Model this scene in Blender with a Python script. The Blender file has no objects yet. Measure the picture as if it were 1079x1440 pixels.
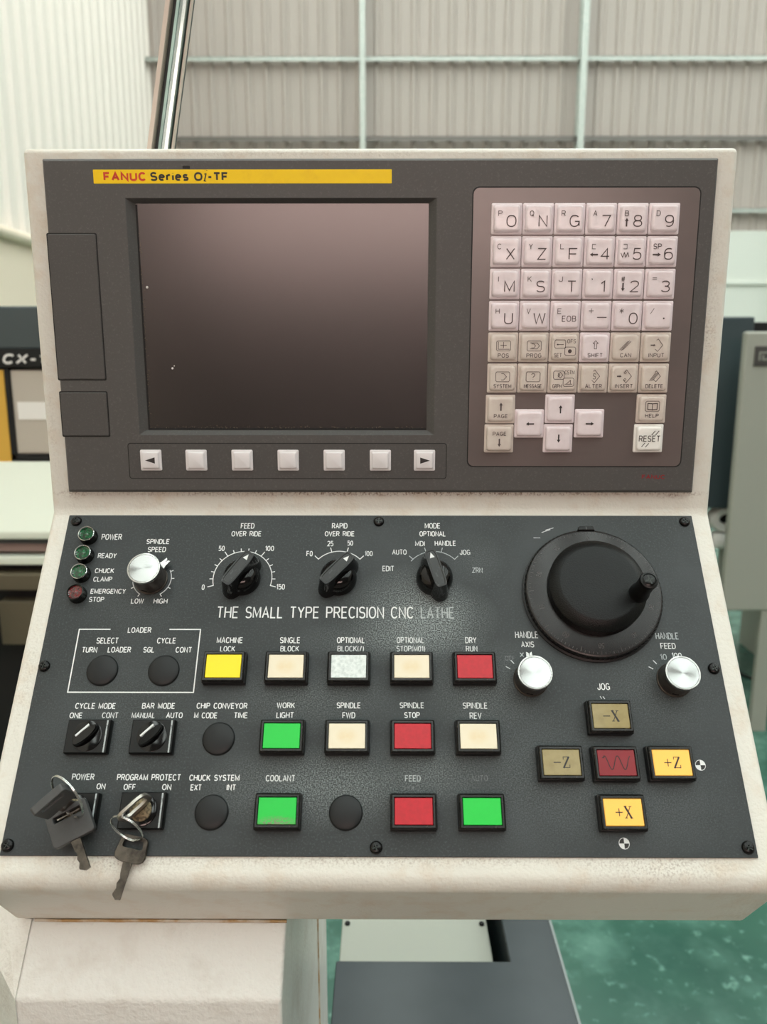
import bpy, bmesh, math, random
from mathutils import Matrix, Vector
random.seed(7)
S = 0.001                      # geometry below is written in millimetres
Z0 = 1.45                      # height of the display's centre above the floor
col = bpy.context.scene.collection
scene = bpy.context.scene

# ------------------------------------------------------------------ camera
PITCH, YAW = 0.1975, -0.0048
cam = bpy.data.cameras.new('camera'); cam_ob = bpy.data.objects.new('camera', cam)
cam.sensor_fit = 'VERTICAL'; cam.sensor_height = 36.0; cam.lens = 1099.86 / 1440 * 36
cam.clip_start = 0.02; cam.clip_end = 100
fw = Vector((math.sin(YAW)*math.cos(PITCH), math.cos(YAW)*math.cos(PITCH), -math.sin(PITCH)))
rt = Vector((math.cos(YAW), -math.sin(YAW), 0)); up = rt.cross(fw)
M = Matrix((rt, up, -fw)).transposed().to_4x4()
M.translation = Vector((4.667*S, -493.56*S, Z0 - 14.1*S))
cam_ob.matrix_world = M
cam.dof.use_dof = True; cam.dof.focus_distance = 0.475; cam.dof.aperture_fstop = 10.5
col.objects.link(cam_ob); scene.camera = cam_ob

# ------------------------------------------------------------------ world, light, exposure
w = bpy.data.worlds.new('world'); scene.world = w; w.use_nodes = True
w.node_tree.nodes['Background'].inputs[0].default_value = (0.93, 0.97, 1.0, 1)
w.node_tree.nodes['Background'].inputs[1].default_value = 0.6
ROOF_GLOW = 6.0                 # radiance of the unseen roof strips added as overhead light
REAR_GLOW = 9.5                   # radiance of the added glowing band behind the photographer
scene.view_settings.view_transform = 'Standard'; scene.view_settings.look = 'None'
scene.view_settings.exposure = 0.0; scene.view_settings.gamma = 1.0
scene.view_settings.use_curve_mapping = False

# ------------------------------------------------------------------ materials
def lin(r, g, b):
    f = lambda c: (c/255/12.92) if c/255 <= 0.04045 else ((c/255+0.055)/1.055)**2.4
    return (f(r), f(g), f(b), 1)
MATS = {}
def mat(name, rgb, rough=0.5, metal=0.0, spec=0.5, bump=None, vary=None, coat=0, ior=None, emit=None, aniso=0, trans=0):
    """bump=(scale,strength,distance_mm); vary=(scale,rgb2,lo,hi) noise mix to a second colour"""
    m = bpy.data.materials.new(name); m.use_nodes = True; nt = m.node_tree
    b = nt.nodes['Principled BSDF']; L = nt.links.new; N = nt.nodes.new
    b.inputs['Base Color'].default_value = lin(*rgb); b.inputs['Roughness'].default_value = rough
    b.inputs['Metallic'].default_value = metal; b.inputs['Specular IOR Level'].default_value = spec
    if ior: b.inputs['IOR'].default_value = ior
    if coat: b.inputs['Coat Weight'].default_value = coat; b.inputs['Coat Roughness'].default_value = 0.08
    if trans: b.inputs['Transmission Weight'].default_value = trans
    if emit: b.inputs['Emission Color'].default_value = lin(*emit[0]); b.inputs['Emission Strength'].default_value = emit[1]
    tc = N('ShaderNodeTexCoord')
    if aniso:
        b.inputs['Anisotropic'].default_value = aniso
        t = N('ShaderNodeTangent'); t.direction_type = 'RADIAL'; t.axis = 'Z'; L(t.outputs[0], b.inputs['Tangent'])
    if bump:
        n = N('ShaderNodeTexNoise'); n.inputs['Scale'].default_value = bump[0]; n.inputs['Detail'].default_value = 3
        L(tc.outputs['Object'], n.inputs['Vector'])
        bp = N('ShaderNodeBump'); bp.inputs['Strength'].default_value = bump[1]; bp.inputs['Distance'].default_value = bump[2]*S
        L(n.outputs['Fac'], bp.inputs['Height']); L(bp.outputs['Normal'], b.inputs['Normal'])
    if vary:
        vs = vary if isinstance(vary, list) else [vary]
        prev = None
        for sc, rgb2, lo, hi in vs:
            n = N('ShaderNodeTexNoise'); n.inputs['Scale'].default_value = sc; n.inputs['Detail'].default_value = 4
            n.inputs['Roughness'].default_value = 0.6
            L(tc.outputs['Object'], n.inputs['Vector'])
            mr = N('ShaderNodeMapRange'); mr.inputs['From Min'].default_value = lo; mr.inputs['From Max'].default_value = hi
            L(n.outputs['Fac'], mr.inputs['Value'])
            mx = N('ShaderNodeMix'); mx.data_type = 'RGBA'
            if prev is None: mx.inputs[6].default_value = lin(*rgb)
            else: L(prev, mx.inputs[6])
            mx.inputs[7].default_value = lin(*rgb2)
            L(mr.outputs[0], mx.inputs[0]); prev = mx.outputs[2]
        L(prev, b.inputs['Base Color'])
    MATS[name] = m
    return m

def blotches(m, spots, rgb2, noise_scale=900, lo=0.4, hi=0.75, axes=(0, 1)):
    """worn or dirty patches with places of their own: spots = (x_mm, y_mm, rx, ry, amount), broken up by noise"""
    nt = m.node_tree; N = nt.nodes.new; L = nt.links.new; b = nt.nodes['Principled BSDF']
    tc = N('ShaderNodeTexCoord'); total = None
    for (x, y, rx, ry, a) in spots:
        mp = N('ShaderNodeMapping'); mp.vector_type = 'TEXTURE'
        loc = [0, 0, 0]; sc = [1e3, 1e3, 1e3]
        loc[axes[0]] = x*S; loc[axes[1]] = y*S; sc[axes[0]] = rx*S; sc[axes[1]] = ry*S
        mp.inputs['Location'].default_value = loc; mp.inputs['Scale'].default_value = sc
        L(tc.outputs['Object'], mp.inputs['Vector'])
        g = N('ShaderNodeTexGradient'); g.gradient_type = 'SPHERICAL'; L(mp.outputs[0], g.inputs[0])
        mu = N('ShaderNodeMath'); mu.operation = 'MULTIPLY'; mu.inputs[1].default_value = a; L(g.outputs['Fac'], mu.inputs[0])
        if total is None: total = mu.outputs[0]
        else:
            ad = N('ShaderNodeMath'); ad.operation = 'ADD'; L(total, ad.inputs[0]); L(mu.outputs[0], ad.inputs[1]); total = ad.outputs[0]
    n = N('ShaderNodeTexNoise'); n.inputs['Scale'].default_value = noise_scale; n.inputs['Detail'].default_value = 5
    L(tc.outputs['Object'], n.inputs['Vector'])
    mr = N('ShaderNodeMapRange'); mr.inputs['From Min'].default_value = lo; mr.inputs['From Max'].default_value = hi
    L(n.outputs['Fac'], mr.inputs['Value'])
    mu = N('ShaderNodeMath'); mu.operation = 'MULTIPLY'; mu.use_clamp = True; L(mr.outputs[0], mu.inputs[0]); L(total, mu.inputs[1])
    mx = N('ShaderNodeMix'); mx.data_type = 'RGBA'; mx.inputs[7].default_value = lin(*rgb2); L(mu.outputs[0], mx.inputs[0])
    src = b.inputs['Base Color']
    if src.links: L(src.links[0].from_socket, mx.inputs[6])
    else: mx.inputs[6].default_value = src.default_value
    L(mx.outputs[2], src)

mat('white_paint', (217, 216, 207), 0.42, bump=(520, 0.7, 0.5), vary=(60, (208, 198, 182), 0.5, 0.8))
mat('pedestal_paint', (224, 224, 219), 0.34, bump=(330, 0.8, 1.0), vary=(25, (196, 188, 178), 0.5, 0.85))
mat('bezel_plastic', (78, 77, 76), 0.5, spec=.4, bump=(2200, 0.35, 0.12), vary=(900, (98, 97, 95), 0.55, 0.8))
mat('flap_plastic', (74, 73, 72), 0.5, spec=.4, bump=(2200, 0.35, 0.12), vary=(900, (94, 93, 91), 0.55, 0.8))
mat('gap_black', (10, 10, 10), 0.7)
mat('screen_glass', (18, 16, 16), 0.25, spec=0.5, ior=1.75, vary=(7, (38, 34, 33), 0.3, 0.7))
mat('membrane', (92, 84, 82), 0.28, spec=0.7, bump=(60, 0.1, 0.3), vary=(14, (104, 92, 90), 0.35, 0.7))
mat('key_white', (232, 222, 226), 0.22, vary=(120, (224, 212, 216), 0.4, 0.7))
mat('key_beige', (212, 203, 194), 0.25, vary=(120, (204, 192, 184), 0.4, 0.7))
mat('key_reset', (240, 240, 236), 0.22)
mat('soft_key_white', (222, 220, 222), 0.3)
mat('legend', (78, 66, 66), 0.6)
mat('legend_dark', (45, 40, 40), 0.6)
mat('label_yellow', (246, 206, 2), 0.4, spec=.3, vary=(150, (238, 196, 6), 0.5, 0.8))
mat('label_red', (206, 52, 22), 0.5); mat('label_black', (30, 28, 26), 0.5); mat('logo_red', (130, 26, 34), 0.5)
mat('panel_grey', (46, 51, 52), 0.46, spec=.35, bump=(1500, 0.55, 0.12), vary=[(900, (72, 77, 79), 0.52, 0.75), (14, (58, 63, 65), 0.45, 0.75)])
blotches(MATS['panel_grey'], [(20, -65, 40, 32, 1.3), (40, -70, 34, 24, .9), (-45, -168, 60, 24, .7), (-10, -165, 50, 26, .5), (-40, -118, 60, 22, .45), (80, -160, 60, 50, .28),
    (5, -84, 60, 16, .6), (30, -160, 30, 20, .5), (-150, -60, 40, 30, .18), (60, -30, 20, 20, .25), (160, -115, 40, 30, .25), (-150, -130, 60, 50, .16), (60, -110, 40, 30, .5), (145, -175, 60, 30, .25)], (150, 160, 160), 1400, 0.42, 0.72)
def worn(name, rgb, back, sc, lo, hi):
    return mat(name, rgb, 0.5, vary=(sc, back, lo, hi))
mat('print_white', (226, 230, 230), 0.5)
worn('print_used', (214, 219, 219), (96, 101, 103), 900, .52, .76)
worn('print_faded', (172, 180, 181), (84, 90, 92), 500, .52, .72)
worn('print_ghost', (112, 117, 118), (72, 77, 78), 420, .36, .56)
mat('black_plastic', (14, 15, 15), 0.36, spec=.3, bump=(1200, 0.2, 0.1))
mat('black_gloss', (9, 9, 9), 0.12, spec=.4, bump=(300, 0.12, 0.2))
mat('grip_edge', (24, 25, 25), 0.3, spec=.5, vary=(260, (70, 72, 72), 0.56, 0.74))
mat('plug_plastic', (27, 29, 30), 0.42, spec=.3)
mat('cap_rim', (20, 19, 17), 0.25, spec=.4, vary=(500, (70, 66, 58), 0.58, 0.78))
mat('alu_spun', (182, 184, 183), 0.22, metal=1.0, aniso=0.85)
mat('alu_rim', (176, 176, 173), 0.22, metal=1.0)
mat('knob_skirt', (84, 78, 72), 0.35, metal=0.6, vary=(200, (58, 52, 48), 0.4, 0.7))
mat('wheel_black', (8, 10, 10), 0.30, spec=.25, bump=(1500, 0.9, 0.25), vary=(1100, (26, 32, 32), 0.56, 0.76))
mat('dial_dark', (24, 21, 21), 0.27, spec=.45, vary=(300, (30, 27, 27), 0.4, 0.7))
mat('dial_print', (70, 67, 67), 0.4)
mat('knurl_black', (10, 10, 10), 0.35, spec=.3)
mat('screw_black', (20, 20, 20), 0.22, metal=0.5)
mat('chrome', (205, 208, 206), 0.14, metal=1.0)
mat('lamp_holder', (60, 62, 60), 0.25, metal=0.9)
mat('glass_green', (8, 92, 52), 0.1, coat=1, vary=(420, (4, 42, 24), 0.42, 0.6))
mat('glass_red', (104, 10, 16), 0.1, coat=1, vary=(420, (50, 4, 8), 0.42, 0.6))
mat('lens_yellow', (246, 224, 4), 0.38)
mat('lens_cream', (230, 221, 196), 0.38); blotches(MATS['lens_cream'], [(0, 0, 7, 5, 1.0)], (222, 198, 144), 200, .1, .7)
mat('lens_white', (224, 233, 231), 0.38, vary=(500, (192, 204, 202), 0.4, 0.7))
mat('lens_red', (190, 10, 34), 0.38, vary=(300, (172, 8, 28), 0.4, 0.7))
mat('lens_dark_red', (128, 6, 22), 0.38)
mat('lens_green', (12, 198, 62), 0.38)
mat('lens_green_dirty', (14, 194, 64), 0.38); blotches(MATS['lens_green_dirty'], [(0, -6.5, 14, 4.5, 1.6)], (120, 130, 100), 900, .35, .6)
mat('lens_olive', (146, 130, 78), 0.3, coat=.2, vary=(160, (132, 116, 64), 0.4, 0.7))
mat('lens_amber', (236, 178, 78), 0.3, emit=((255, 190, 76), 0.3))
mat('lock_brass', (128, 116, 92), 0.5, metal=0.8, vary=(600, (70, 64, 52), 0.45, 0.6))
mat('key_steel', (96, 90, 82), 0.35, metal=0.9, vary=(200, (60, 56, 52), 0.4, 0.7))
mat('key_head_black', (66, 67, 67), 0.5, bump=(900, 0.4, 0.2), vary=(200, (72, 73, 73), 0.5, 0.8))
mat('key_rim', (176, 172, 164), 0.3, metal=0.9)
mat('rust', (176, 142, 96), 0.8, vary=(60, (206, 196, 180), 0.42, 0.58))
mat('slate', (40, 48, 52), 0.25, spec=.4, bump=(6, 0.1, 4), vary=(4, (50, 58, 63), 0.4, 0.7))
mat('floor_green', (56, 98, 84), 0.25, vary=[(7, (96, 138, 124), 0.44, 0.70), (2.2, (44, 82, 72), 0.45, 0.7), (34, (124, 168, 154), 0.60, 0.80)])  # pale noise tones paint mottled highlights into the green
mat('aisle_grey', (104, 98, 94), 0.5)
mat('wall_sheet', (188, 178, 171), 0.55); mat('wall_sheet_light', (248, 240, 232), 0.5)  # left wall's stronger light is put into its paler sheet colour
mat('wall_pink', (96, 86, 82), 0.7)
mat('wall_cream', (250, 234, 214), 0.6); mat('wall_white', (232, 236, 228), 0.6)
mat('galvanised', (200, 204, 198), 0.4, metal=0.3, vary=(30, (180, 190, 184), 0.4, 0.7))
mat('girt_dark', (120, 116, 112), 0.4, metal=0.5)
mat('channel_face', (176, 200, 196), 0.22, metal=0.8, vary=(22, (150, 172, 170), 0.4, 0.7))
mat('channel_dark', (58, 62, 62), 0.5); mat('channel_cream', (206, 190, 178), 0.6)
mat('slate_paint', (62, 74, 78), 0.3); mat('black_void', (12, 12, 12), 0.8)
mat('machine_beige', (188, 180, 168), 0.5); mat('machine_mint', (222, 228, 214), 0.4); mat('machine_white', (236, 234, 230), 0.5)
mat('machine_brown', (140, 118, 112), 0.6); mat('stripe_yellow', (214, 168, 66), 0.6); mat('machine_dark', (48, 52, 52), 0.4)
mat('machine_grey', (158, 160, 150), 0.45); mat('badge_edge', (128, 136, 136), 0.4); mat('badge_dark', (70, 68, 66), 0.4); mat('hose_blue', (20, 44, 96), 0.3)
mat('cable_black', (16, 16, 16), 0.5); mat('olive_dim', (92, 84, 66), 0.6)
mat('ceiling_sheet', (150, 150, 148), 0.8)
mat('skylight', (255, 255, 255), 0.5, emit=((244, 255, 250), ROOF_GLOW))
mat('window_light', (255, 255, 255), 0.5, emit=((255, 216, 206), REAR_GLOW))

# ------------------------------------------------------------------ mesh helpers (mm in, metres out)
def W(x, y, z): return Vector((x*S, y*S, z*S))
class MB:
    def __init__(s): s.v = []; s.f = []; s.mi = []
    def add(s, vs, fs, mi=0):
        o = len(s.v); s.v += [tuple(v) for v in vs]; s.f += [tuple(i+o for i in f) for f in fs]; s.mi += [mi]*len(fs); return s
    def box(s, x0, x1, y0, y1, z0, z1, mi=0):
        return s.add([(x0,y0,z0),(x1,y0,z0),(x1,y1,z0),(x0,y1,z0),(x0,y0,z1),(x1,y0,z1),(x1,y1,z1),(x0,y1,z1)],
                     [(0,3,2,1),(4,5,6,7),(0,1,5,4),(1,2,6,5),(2,3,7,6),(3,0,4,7)], mi)
    def loft(s, rings, cap0=True, cap1=True, mi=0):
        n = len(rings[0]); vs = [p for r in rings for p in r]; fs = []
        for k in range(len(rings)-1):
            for i in range(n):
                j = (i+1) % n; fs.append((k*n+i, k*n+j, (k+1)*n+j, (k+1)*n+i))
        if cap0: fs.append(tuple(range(n-1, -1, -1)))
        if cap1: fs.append(tuple((len(rings)-1)*n+i for i in range(n)))
        return s.add(vs, fs, mi)
    def lathe(s, prof, n=40, cx=0, cy=0, cap0=True, cap1=True, mi=0):
        return s.loft([[(cx+r*math.cos(2*math.pi*i/n), cy+r*math.sin(2*math.pi*i/n), z) for i in range(n)] for r, z in prof], cap0, cap1, mi)
    def rr(s, secs, n=5, cx=0, cy=0, cap0=True, cap1=True, mi=0):
        rings = []
        for hw, hh, r, z in secs:
            ring = []
            for q, (sx, sy) in enumerate([(1,1),(-1,1),(-1,-1),(1,-1)]):
                for k in range(n):
                    a = math.pi/2*(q + k/(n-1))
                    ring.append((cx+sx*(hw-r)+r*math.cos(a), cy+sy*(hh-r)+r*math.sin(a), z))
            rings.append(ring)
        return s.loft(rings, cap0, cap1, mi)
    def prism(s, poly, z0, z1, mi=0):
        return s.loft([[(x, y, z0) for x, y in poly], [(x, y, z1) for x, y in poly]], mi=mi)
    def profx(s, poly, x0, x1, mi=0):     # polygon in (y,z), extruded along x
        return s.loft([[(x0, y, z) for y, z in poly], [(x1, y, z) for y, z in poly]], mi=mi)
    def tube(s, pts, r, n=8, closed=False, mi=0):
        P = [Vector(p) for p in pts]; rings = []; m = len(P)
        for i, p in enumerate(P):
            a = P[(i-1) % m] if (closed or i) else P[0]; b = P[(i+1) % m] if (closed or i < m-1) else P[-1]
            t = (b-a).normalized(); h = Vector((0,0,1)) if abs(t.z) < .9 else Vector((1,0,0))
            u = t.cross(h).normalized(); v = t.cross(u); rad = r[i] if isinstance(r, (list, tuple)) else r
            rings.append([tuple(p+u*rad*math.cos(2*math.pi*k/n)+v*rad*math.sin(2*math.pi*k/n)) for k in range(n)])
        if closed: rings.append(rings[0])
        return s.loft(rings, not closed, not closed, mi)
    def stroke(s, pts, wd, z=0, closed=False):
        pts = list(pts) + ([pts[0]] if closed else [])
        for (x0,y0),(x1,y1) in zip(pts, pts[1:]):
            d = Vector((x1-x0, y1-y0)); l = d.length
            if l < 1e-6: continue
            d /= l; nx, ny = -d.y*wd/2, d.x*wd/2; ex, ey = d.x*wd*.35, d.y*wd*.35
            s.add([(x0-ex+nx,y0-ey+ny,z),(x0-ex-nx,y0-ey-ny,z),(x1+ex-nx,y1+ey-ny,z),(x1+ex+nx,y1+ey+ny,z)], [(0,1,2,3)])
        return s
    def mesh(s, name, mats, smooth=None):
        me = bpy.data.meshes.new(name)
        me.from_pydata([(x*S, y*S, z*S) for x, y, z in s.v], [], s.f)
        for m in (mats if isinstance(mats, list) else [mats]): me.materials.append(MATS[m])
        me.polygons.foreach_set('material_index', s.mi)
        bm = bmesh.new(); bm.from_mesh(me); bmesh.ops.recalc_face_normals(bm, faces=bm.faces)
        if smooth is not None:
            for f in bm.faces: f.smooth = True
            for e in bm.edges:
                if len(e.link_faces) == 2 and e.calc_face_angle(0) > math.radians(smooth): e.smooth = False
        bm.to_mesh(me); bm.free(); me.update()
        return me
    def flat(s, name, mats):              # print: keep every face looking along +z
        me = bpy.data.meshes.new(name)
        me.from_pydata([(x*S, y*S, z*S) for x, y, z in s.v], [], s.f)
        for m in (mats if isinstance(mats, list) else [mats]): me.materials.append(MATS[m])
        me.polygons.foreach_set('material_index', s.mi); me.update()
        return me
def _arc(cx, cy, rx, ry, a0, a1, n=10):
    out = []
    for i in range(n+1):
        a = math.radians(a0+(a1-a0)*i/n); c, s_ = math.cos(a), math.sin(a)
        out.append((cx+rx*math.copysign(abs(c)**.86, c), cy+ry*math.copysign(abs(s_)**.86, s_)))
    return out
def _font():
    F = {}
    def g(ch, w_, *st): F[ch] = (w_, st)
    g('A', .62, [(0,0),(.31,1),(.62,0)], [(.11,.34),(.51,.34)])
    g('B', .56, [(0,0),(0,1)], [(0,1),(.3,1)]+_arc(.3,.765,.22,.235,90,-90,8)+[(0,.53)], [(0,.53),(.32,.53)]+_arc(.32,.265,.24,.265,90,-90,8)+[(0,0)])
    g('C', .58, _arc(.3,.5,.3,.5,40,320,22))
    g('D', .58, [(0,0),(0,1),(.26,1)]+_arc(.26,.5,.32,.5,90,-90,14)+[(0,0)])
    g('E', .5, [(.5,1),(0,1),(0,0),(.5,0)], [(0,.52),(.44,.52)])
    g('F', .48, [(.48,1),(0,1),(0,0)], [(0,.5),(.42,.5)])
    g('G', .6, _arc(.3,.5,.3,.5,42,345,22)+[(.6,.46)], [(.32,.46),(.6,.46),(.6,.05)])
    g('H', .58, [(0,0),(0,1)], [(.58,0),(.58,1)], [(0,.52),(.58,.52)])
    g('I', .0, [(0,0),(0,1)])
    g('J', .42, [(.42,1),(.42,.26)]+_arc(.21,.24,.21,.24,0,-180,10)+[(0,.32)])
    g('K', .58, [(0,0),(0,1)], [(.55,1),(0,.4)], [(.18,.6),(.58,0)])
    g('L', .46, [(0,1),(0,0),(.46,0)])
    g('M', .7, [(0,0),(0,1),(.35,.12),(.7,1),(.7,0)])
    g('N', .58, [(0,0),(0,1),(.58,0),(.58,1)])
    g('O', .62, _arc(.31,.5,.31,.5,90,450,28))
    g('P', .54, [(0,0),(0,1),(.3,1)]+_arc(.3,.74,.24,.26,90,-90,10)+[(0,.48)])
    g('Q', .62, _arc(.31,.5,.31,.5,90,450,28), [(.38,.24),(.6,-.04)])
    g('R', .56, [(0,0),(0,1),(.3,1)]+_arc(.3,.745,.24,.255,90,-90,10)+[(0,.49)], [(.3,.49),(.56,0)])
    g('S', .54, _arc(.27,.75,.25,.25,25,270,12)+_arc(.27,.25,.27,.25,90,-155,12))
    g('T', .56, [(0,1),(.56,1)], [(.28,1),(.28,0)])
    g('U', .56, [(0,1),(0,.3)]+_arc(.28,.28,.28,.28,180,360,12)+[(.56,1)])
    g('V', .6, [(0,1),(.3,0),(.6,1)])
    g('W', .86, [(0,1),(.2,0),(.43,.95),(.66,0),(.86,1)])
    g('X', .58, [(0,0),(.58,1)], [(0,1),(.58,0)])
    g('Y', .58, [(0,1),(.29,.48),(.58,1)], [(.29,.48),(.29,0)])
    g('Z', .56, [(0,1),(.56,1),(0,0),(.56,0)])
    g('0', .5, _arc(.25,.5,.25,.5,90,450,24))
    g('1', .2, [(0,.78),(.2,1),(.2,0)])
    g('2', .5, _arc(.25,.73,.25,.27,165,-35,10)+[(0,0),(.5,0)])
    g('3', .5, _arc(.24,.755,.23,.245,155,-90,10)+_arc(.24,.265,.26,.265,90,-155,10))
    g('4', .54, [(.4,0),(.4,1),(0,.28),(.54,.28)])
    g('5', .5, [(.46,1),(.08,1),(.04,.52)]+_arc(.24,.32,.26,.32,120,-150,12))
    g('6', .5, _arc(.26,.32,.25,.32,90,450,16), _arc(.28,.5,.28,.5,60,190,10))
    g('7', .5, [(0,1),(.5,1),(.18,0)])
    g('8', .5, _arc(.25,.76,.22,.24,-90,270,16), _arc(.25,.265,.25,.265,90,450,16))
    g('9', .5, _arc(.24,.68,.25,.32,-90,270,16), _arc(.22,.5,.28,.5,-120,10,10))
    g('?', .46, _arc(.23,.76,.23,.24,170,-40,10)+[(.23,.42),(.23,.28)], [(.23,.07),(.23,0)])
    g('(', .16, _arc(.3,.45,.3,.65,130,230,8)); g(')', .16, _arc(-.14,.45,.3,.65,50,-50,8))
    g('/', .34, [(0,-.05),(.34,1.05)]); g('-', .3, [(0,.42),(.3,.42)])
    g('#', .5, [(.1,0),(.2,1)], [(.32,0),(.42,1)], [(0,.68),(.5,.68)], [(0,.32),(.5,.32)])
    g('e', .46, [(0,.4),(.46,.4)]+_arc(.23,.37,.23,.35,0,310,18)); g('r', .3, [(0,0),(0,.72)], [(0,.4)]+_arc(.26,.4,.26,.32,180,80,6))
    g('i', .0, [(0,0),(0,.68)], [(0,.95),(0,1)]); g('s', .42, _arc(.21,.54,.19,.18,30,270,8)+_arc(.21,.18,.21,.18,90,-150,8))
    return F
FONT = _font()
def miter(mb, pts, wd, z, closed=False, mi=0):
    P = [Vector(p) for p in pts]; Q = [P[0]]
    for p in P[1:]:
        if (p-Q[-1]).length > 1e-4: Q.append(p)
    if closed and (Q[0]-Q[-1]).length < 1e-3: Q.pop()
    n = len(Q)
    if n < 2: return
    L_, R2 = [], []; run = []
    def nrm(a, b): d = (b-a).normalized(); return Vector((-d.y, d.x))
    segs = n if closed else n-1
    for i in range(n):
        pv = Q[i-1] if (i or closed) else None; nx = Q[(i+1) % n] if (i < n-1 or closed) else None
        n1 = nrm(pv, Q[i]) if pv is not None else None; n2 = nrm(Q[i], nx) if nx is not None else None
        if n1 is None: m_ = n2; k = 1
        elif n2 is None: m_ = n1; k = 1
        else:
            m_ = n1+n2
            if m_.length < .35: m_ = n2.copy(); k = 1
            else: m_.normalize(); k = min(1/max(m_.dot(n1), .2), 2.2)
        L_.append(Q[i]+m_*k*wd/2); R2.append(Q[i]-m_*k*wd/2)
    vs = [(p.x, p.y, z) for p in L_]+[(p.x, p.y, z) for p in R2]
    fs = [(n+i, n+(i+1) % n, (i+1) % n, i) for i in range(segs)]
    mb.add(vs, fs, mi)
def write(mb, txt, x, y, h, wd=None, z=0, sw=.4, align='c', gap=.27, skew=0, rot=0, mi=0, space=.42):
    """single-line lettering with an even pen width: x = centre, y = baseline, h = cap height, all mm"""
    pen = 0; st = []
    for ch in txt:
        if ch == ' ': pen += space; continue
        w_, ss = FONT[ch]
        for p in ss: st.append([(pen+a, b) for a, b in p])
        pen += w_+gap
    tot = max(pen-gap, 1e-3); H = h-sw
    kx = ((wd-sw)/tot) if wd and tot > .01 else H*.9
    x0 = x-(tot*kx)/2 if align == 'c' else x+sw/2
    c, s_ = math.cos(rot), math.sin(rot)
    for p in st:
        q = []
        for a, b in p:
            X = x0+a*kx+skew*b*H-x; Y = sw/2+b*H; q.append((x+X*c-Y*s_, y+X*s_+Y*c))
        cl = (Vector(q[0])-Vector(q[-1])).length < 1e-3 and len(q) > 6
        miter(mb, q, sw, z, cl, mi)
    return mb

def obj(name, me, parent=None, loc=(0,0,0), rot=(0,0,0), label=None, bevel=None, kind=None, seg=2):
    o = bpy.data.objects.new(name, me); col.objects.link(o)
    if parent is not None: o.parent = parent
    o.location = W(*loc); o.rotation_euler = rot
    if label: o['label'] = label
    if kind: o['kind'] = kind
    if bevel:
        b = o.modifiers.new('bevel', 'BEVEL'); b.width = bevel*S; b.segments = seg; b.limit_method = 'ANGLE'; b.angle_limit = math.radians(30)
        for p in me.polygons: p.use_smooth = True
        n = o.modifiers.new('wn', 'WEIGHTED_NORMAL')
    return o
def thing(name, label, cat, mx, group=None, me=None, bevel=None):
    o = obj(name, me, bevel=bevel); o.matrix_world = mx
    o['label'] = label; o['category'] = cat
    if group: o['group'] = group
    return o
def tag(o, label, cat, group=None):
    o['label'] = label; o['category'] = cat
    if group: o['group'] = group
    return o
def at_world(x, y, z): return Matrix.Translation((x*S, y*S, z*S + Z0))

# frames of the two faces: local x right, y up the face, z out of it
PU = Matrix(((1,0,0,0),(0,0,-1,0),(0,1,0,Z0),(0,0,0,1)))
T = 0.6659; sT, cT = math.sin(T), math.cos(T)
LO = Vector((0, 1.9*S, Z0 - 115.4*S))
PL = Matrix(((1,0,0,LO.x),(0,sT,-cT,LO.y),(0,cT,sT,LO.z),(0,0,0,1)))
def onU(x, y, h=0): return PU @ Matrix.Translation((x*S, y*S, h*S))
def onL(u, v, h=0): return PL @ Matrix.Translation((u*S, -v*S, h*S))

# ================================================================== SETTING
def struct(name, me, mx=None, bevel=None):
    o = obj(name, me, bevel=bevel); o['kind'] = 'structure'; o.matrix_world = mx or at_world(0, 0, 0); return o
XL, XR, YB, YF, ZC = -2670, 9500, 9000, -7500, 5600
struct('floor', MB().box(XL-150, XR, YF, YB+150, -1500, -1450).mesh('floor', 'floor_green'))
struct('floor', MB().box(XL, XR, YF, -420, -1450, -1448.5).mesh('floor_aisle', 'aisle_grey'))  # unseen grey strip added to neutralise the floor's green bounce light
def corrugated(length, z0, z1, pitch=205, depth=32, rib=(28, 20)):
    """trapezoidal sheet in local x (along the wall) and z, ribs towards -y"""
    mb = MB(); pts = []; x = 0
    while x < length:
        a, b = rib
        pts += [(x, 0), (x+pitch*.30, 0), (x+pitch*.30+b, -depth), (x+pitch*.30+b+a, -depth), (x+pitch*.30+2*b+a, 0)]
        pts += [(x+pitch*.72, 0), (x+pitch*.72+6, -8), (x+pitch*.72+16, -8), (x+pitch*.72+22, 0)]
        x += pitch
    pts.append((x, 0)); n = len(pts)
    mb.add([(px, py, z0) for px, py in pts]+[(px, py, z1) for px, py in pts], [(i, i+1, n+i+1, n+i) for i in range(n-1)])
    return mb
m = corrugated(XR-XL, 1390, ZC); m.box(0, XR-XL, 30, 150, -1450, ZC)
struct('wall_back', m.mesh('wall_back', 'wall_sheet'), at_world(XL, YB, 0))
m = MB().box(0, XR-XL, -40, 30, -1450, 1390)
struct('trim_1', m.mesh('dado_back', 'wall_white'), at_world(XL, YB, 0), bevel=8)
m = corrugated(YB-YF, 830, ZC, pitch=205); m.box(0, YB-YF, 30, 150, -1450, ZC)
struct('wall_left', m.mesh('wall_left', 'wall_sheet_light'), at_world(XL, YF, 0) @ Matrix.Rotation(math.pi/2, 4, 'Z'))
m = MB().box(0, YB-YF, -30, 30, -1450, 830)
struct('trim_2', m.mesh('dado_left', 'wall_cream'), at_world(XL, YF, 0) @ Matrix.Rotation(math.pi/2, 4, 'Z'))
m = MB().tube([(0, -70, 810), (YB-YF, -70, 810)], 38, 10)
struct('trim_3', m.mesh('dado_rail', 'wall_cream', 40), at_world(XL, YF, 0) @ Matrix.Rotation(math.pi/2, 4, 'Z'))
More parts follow.
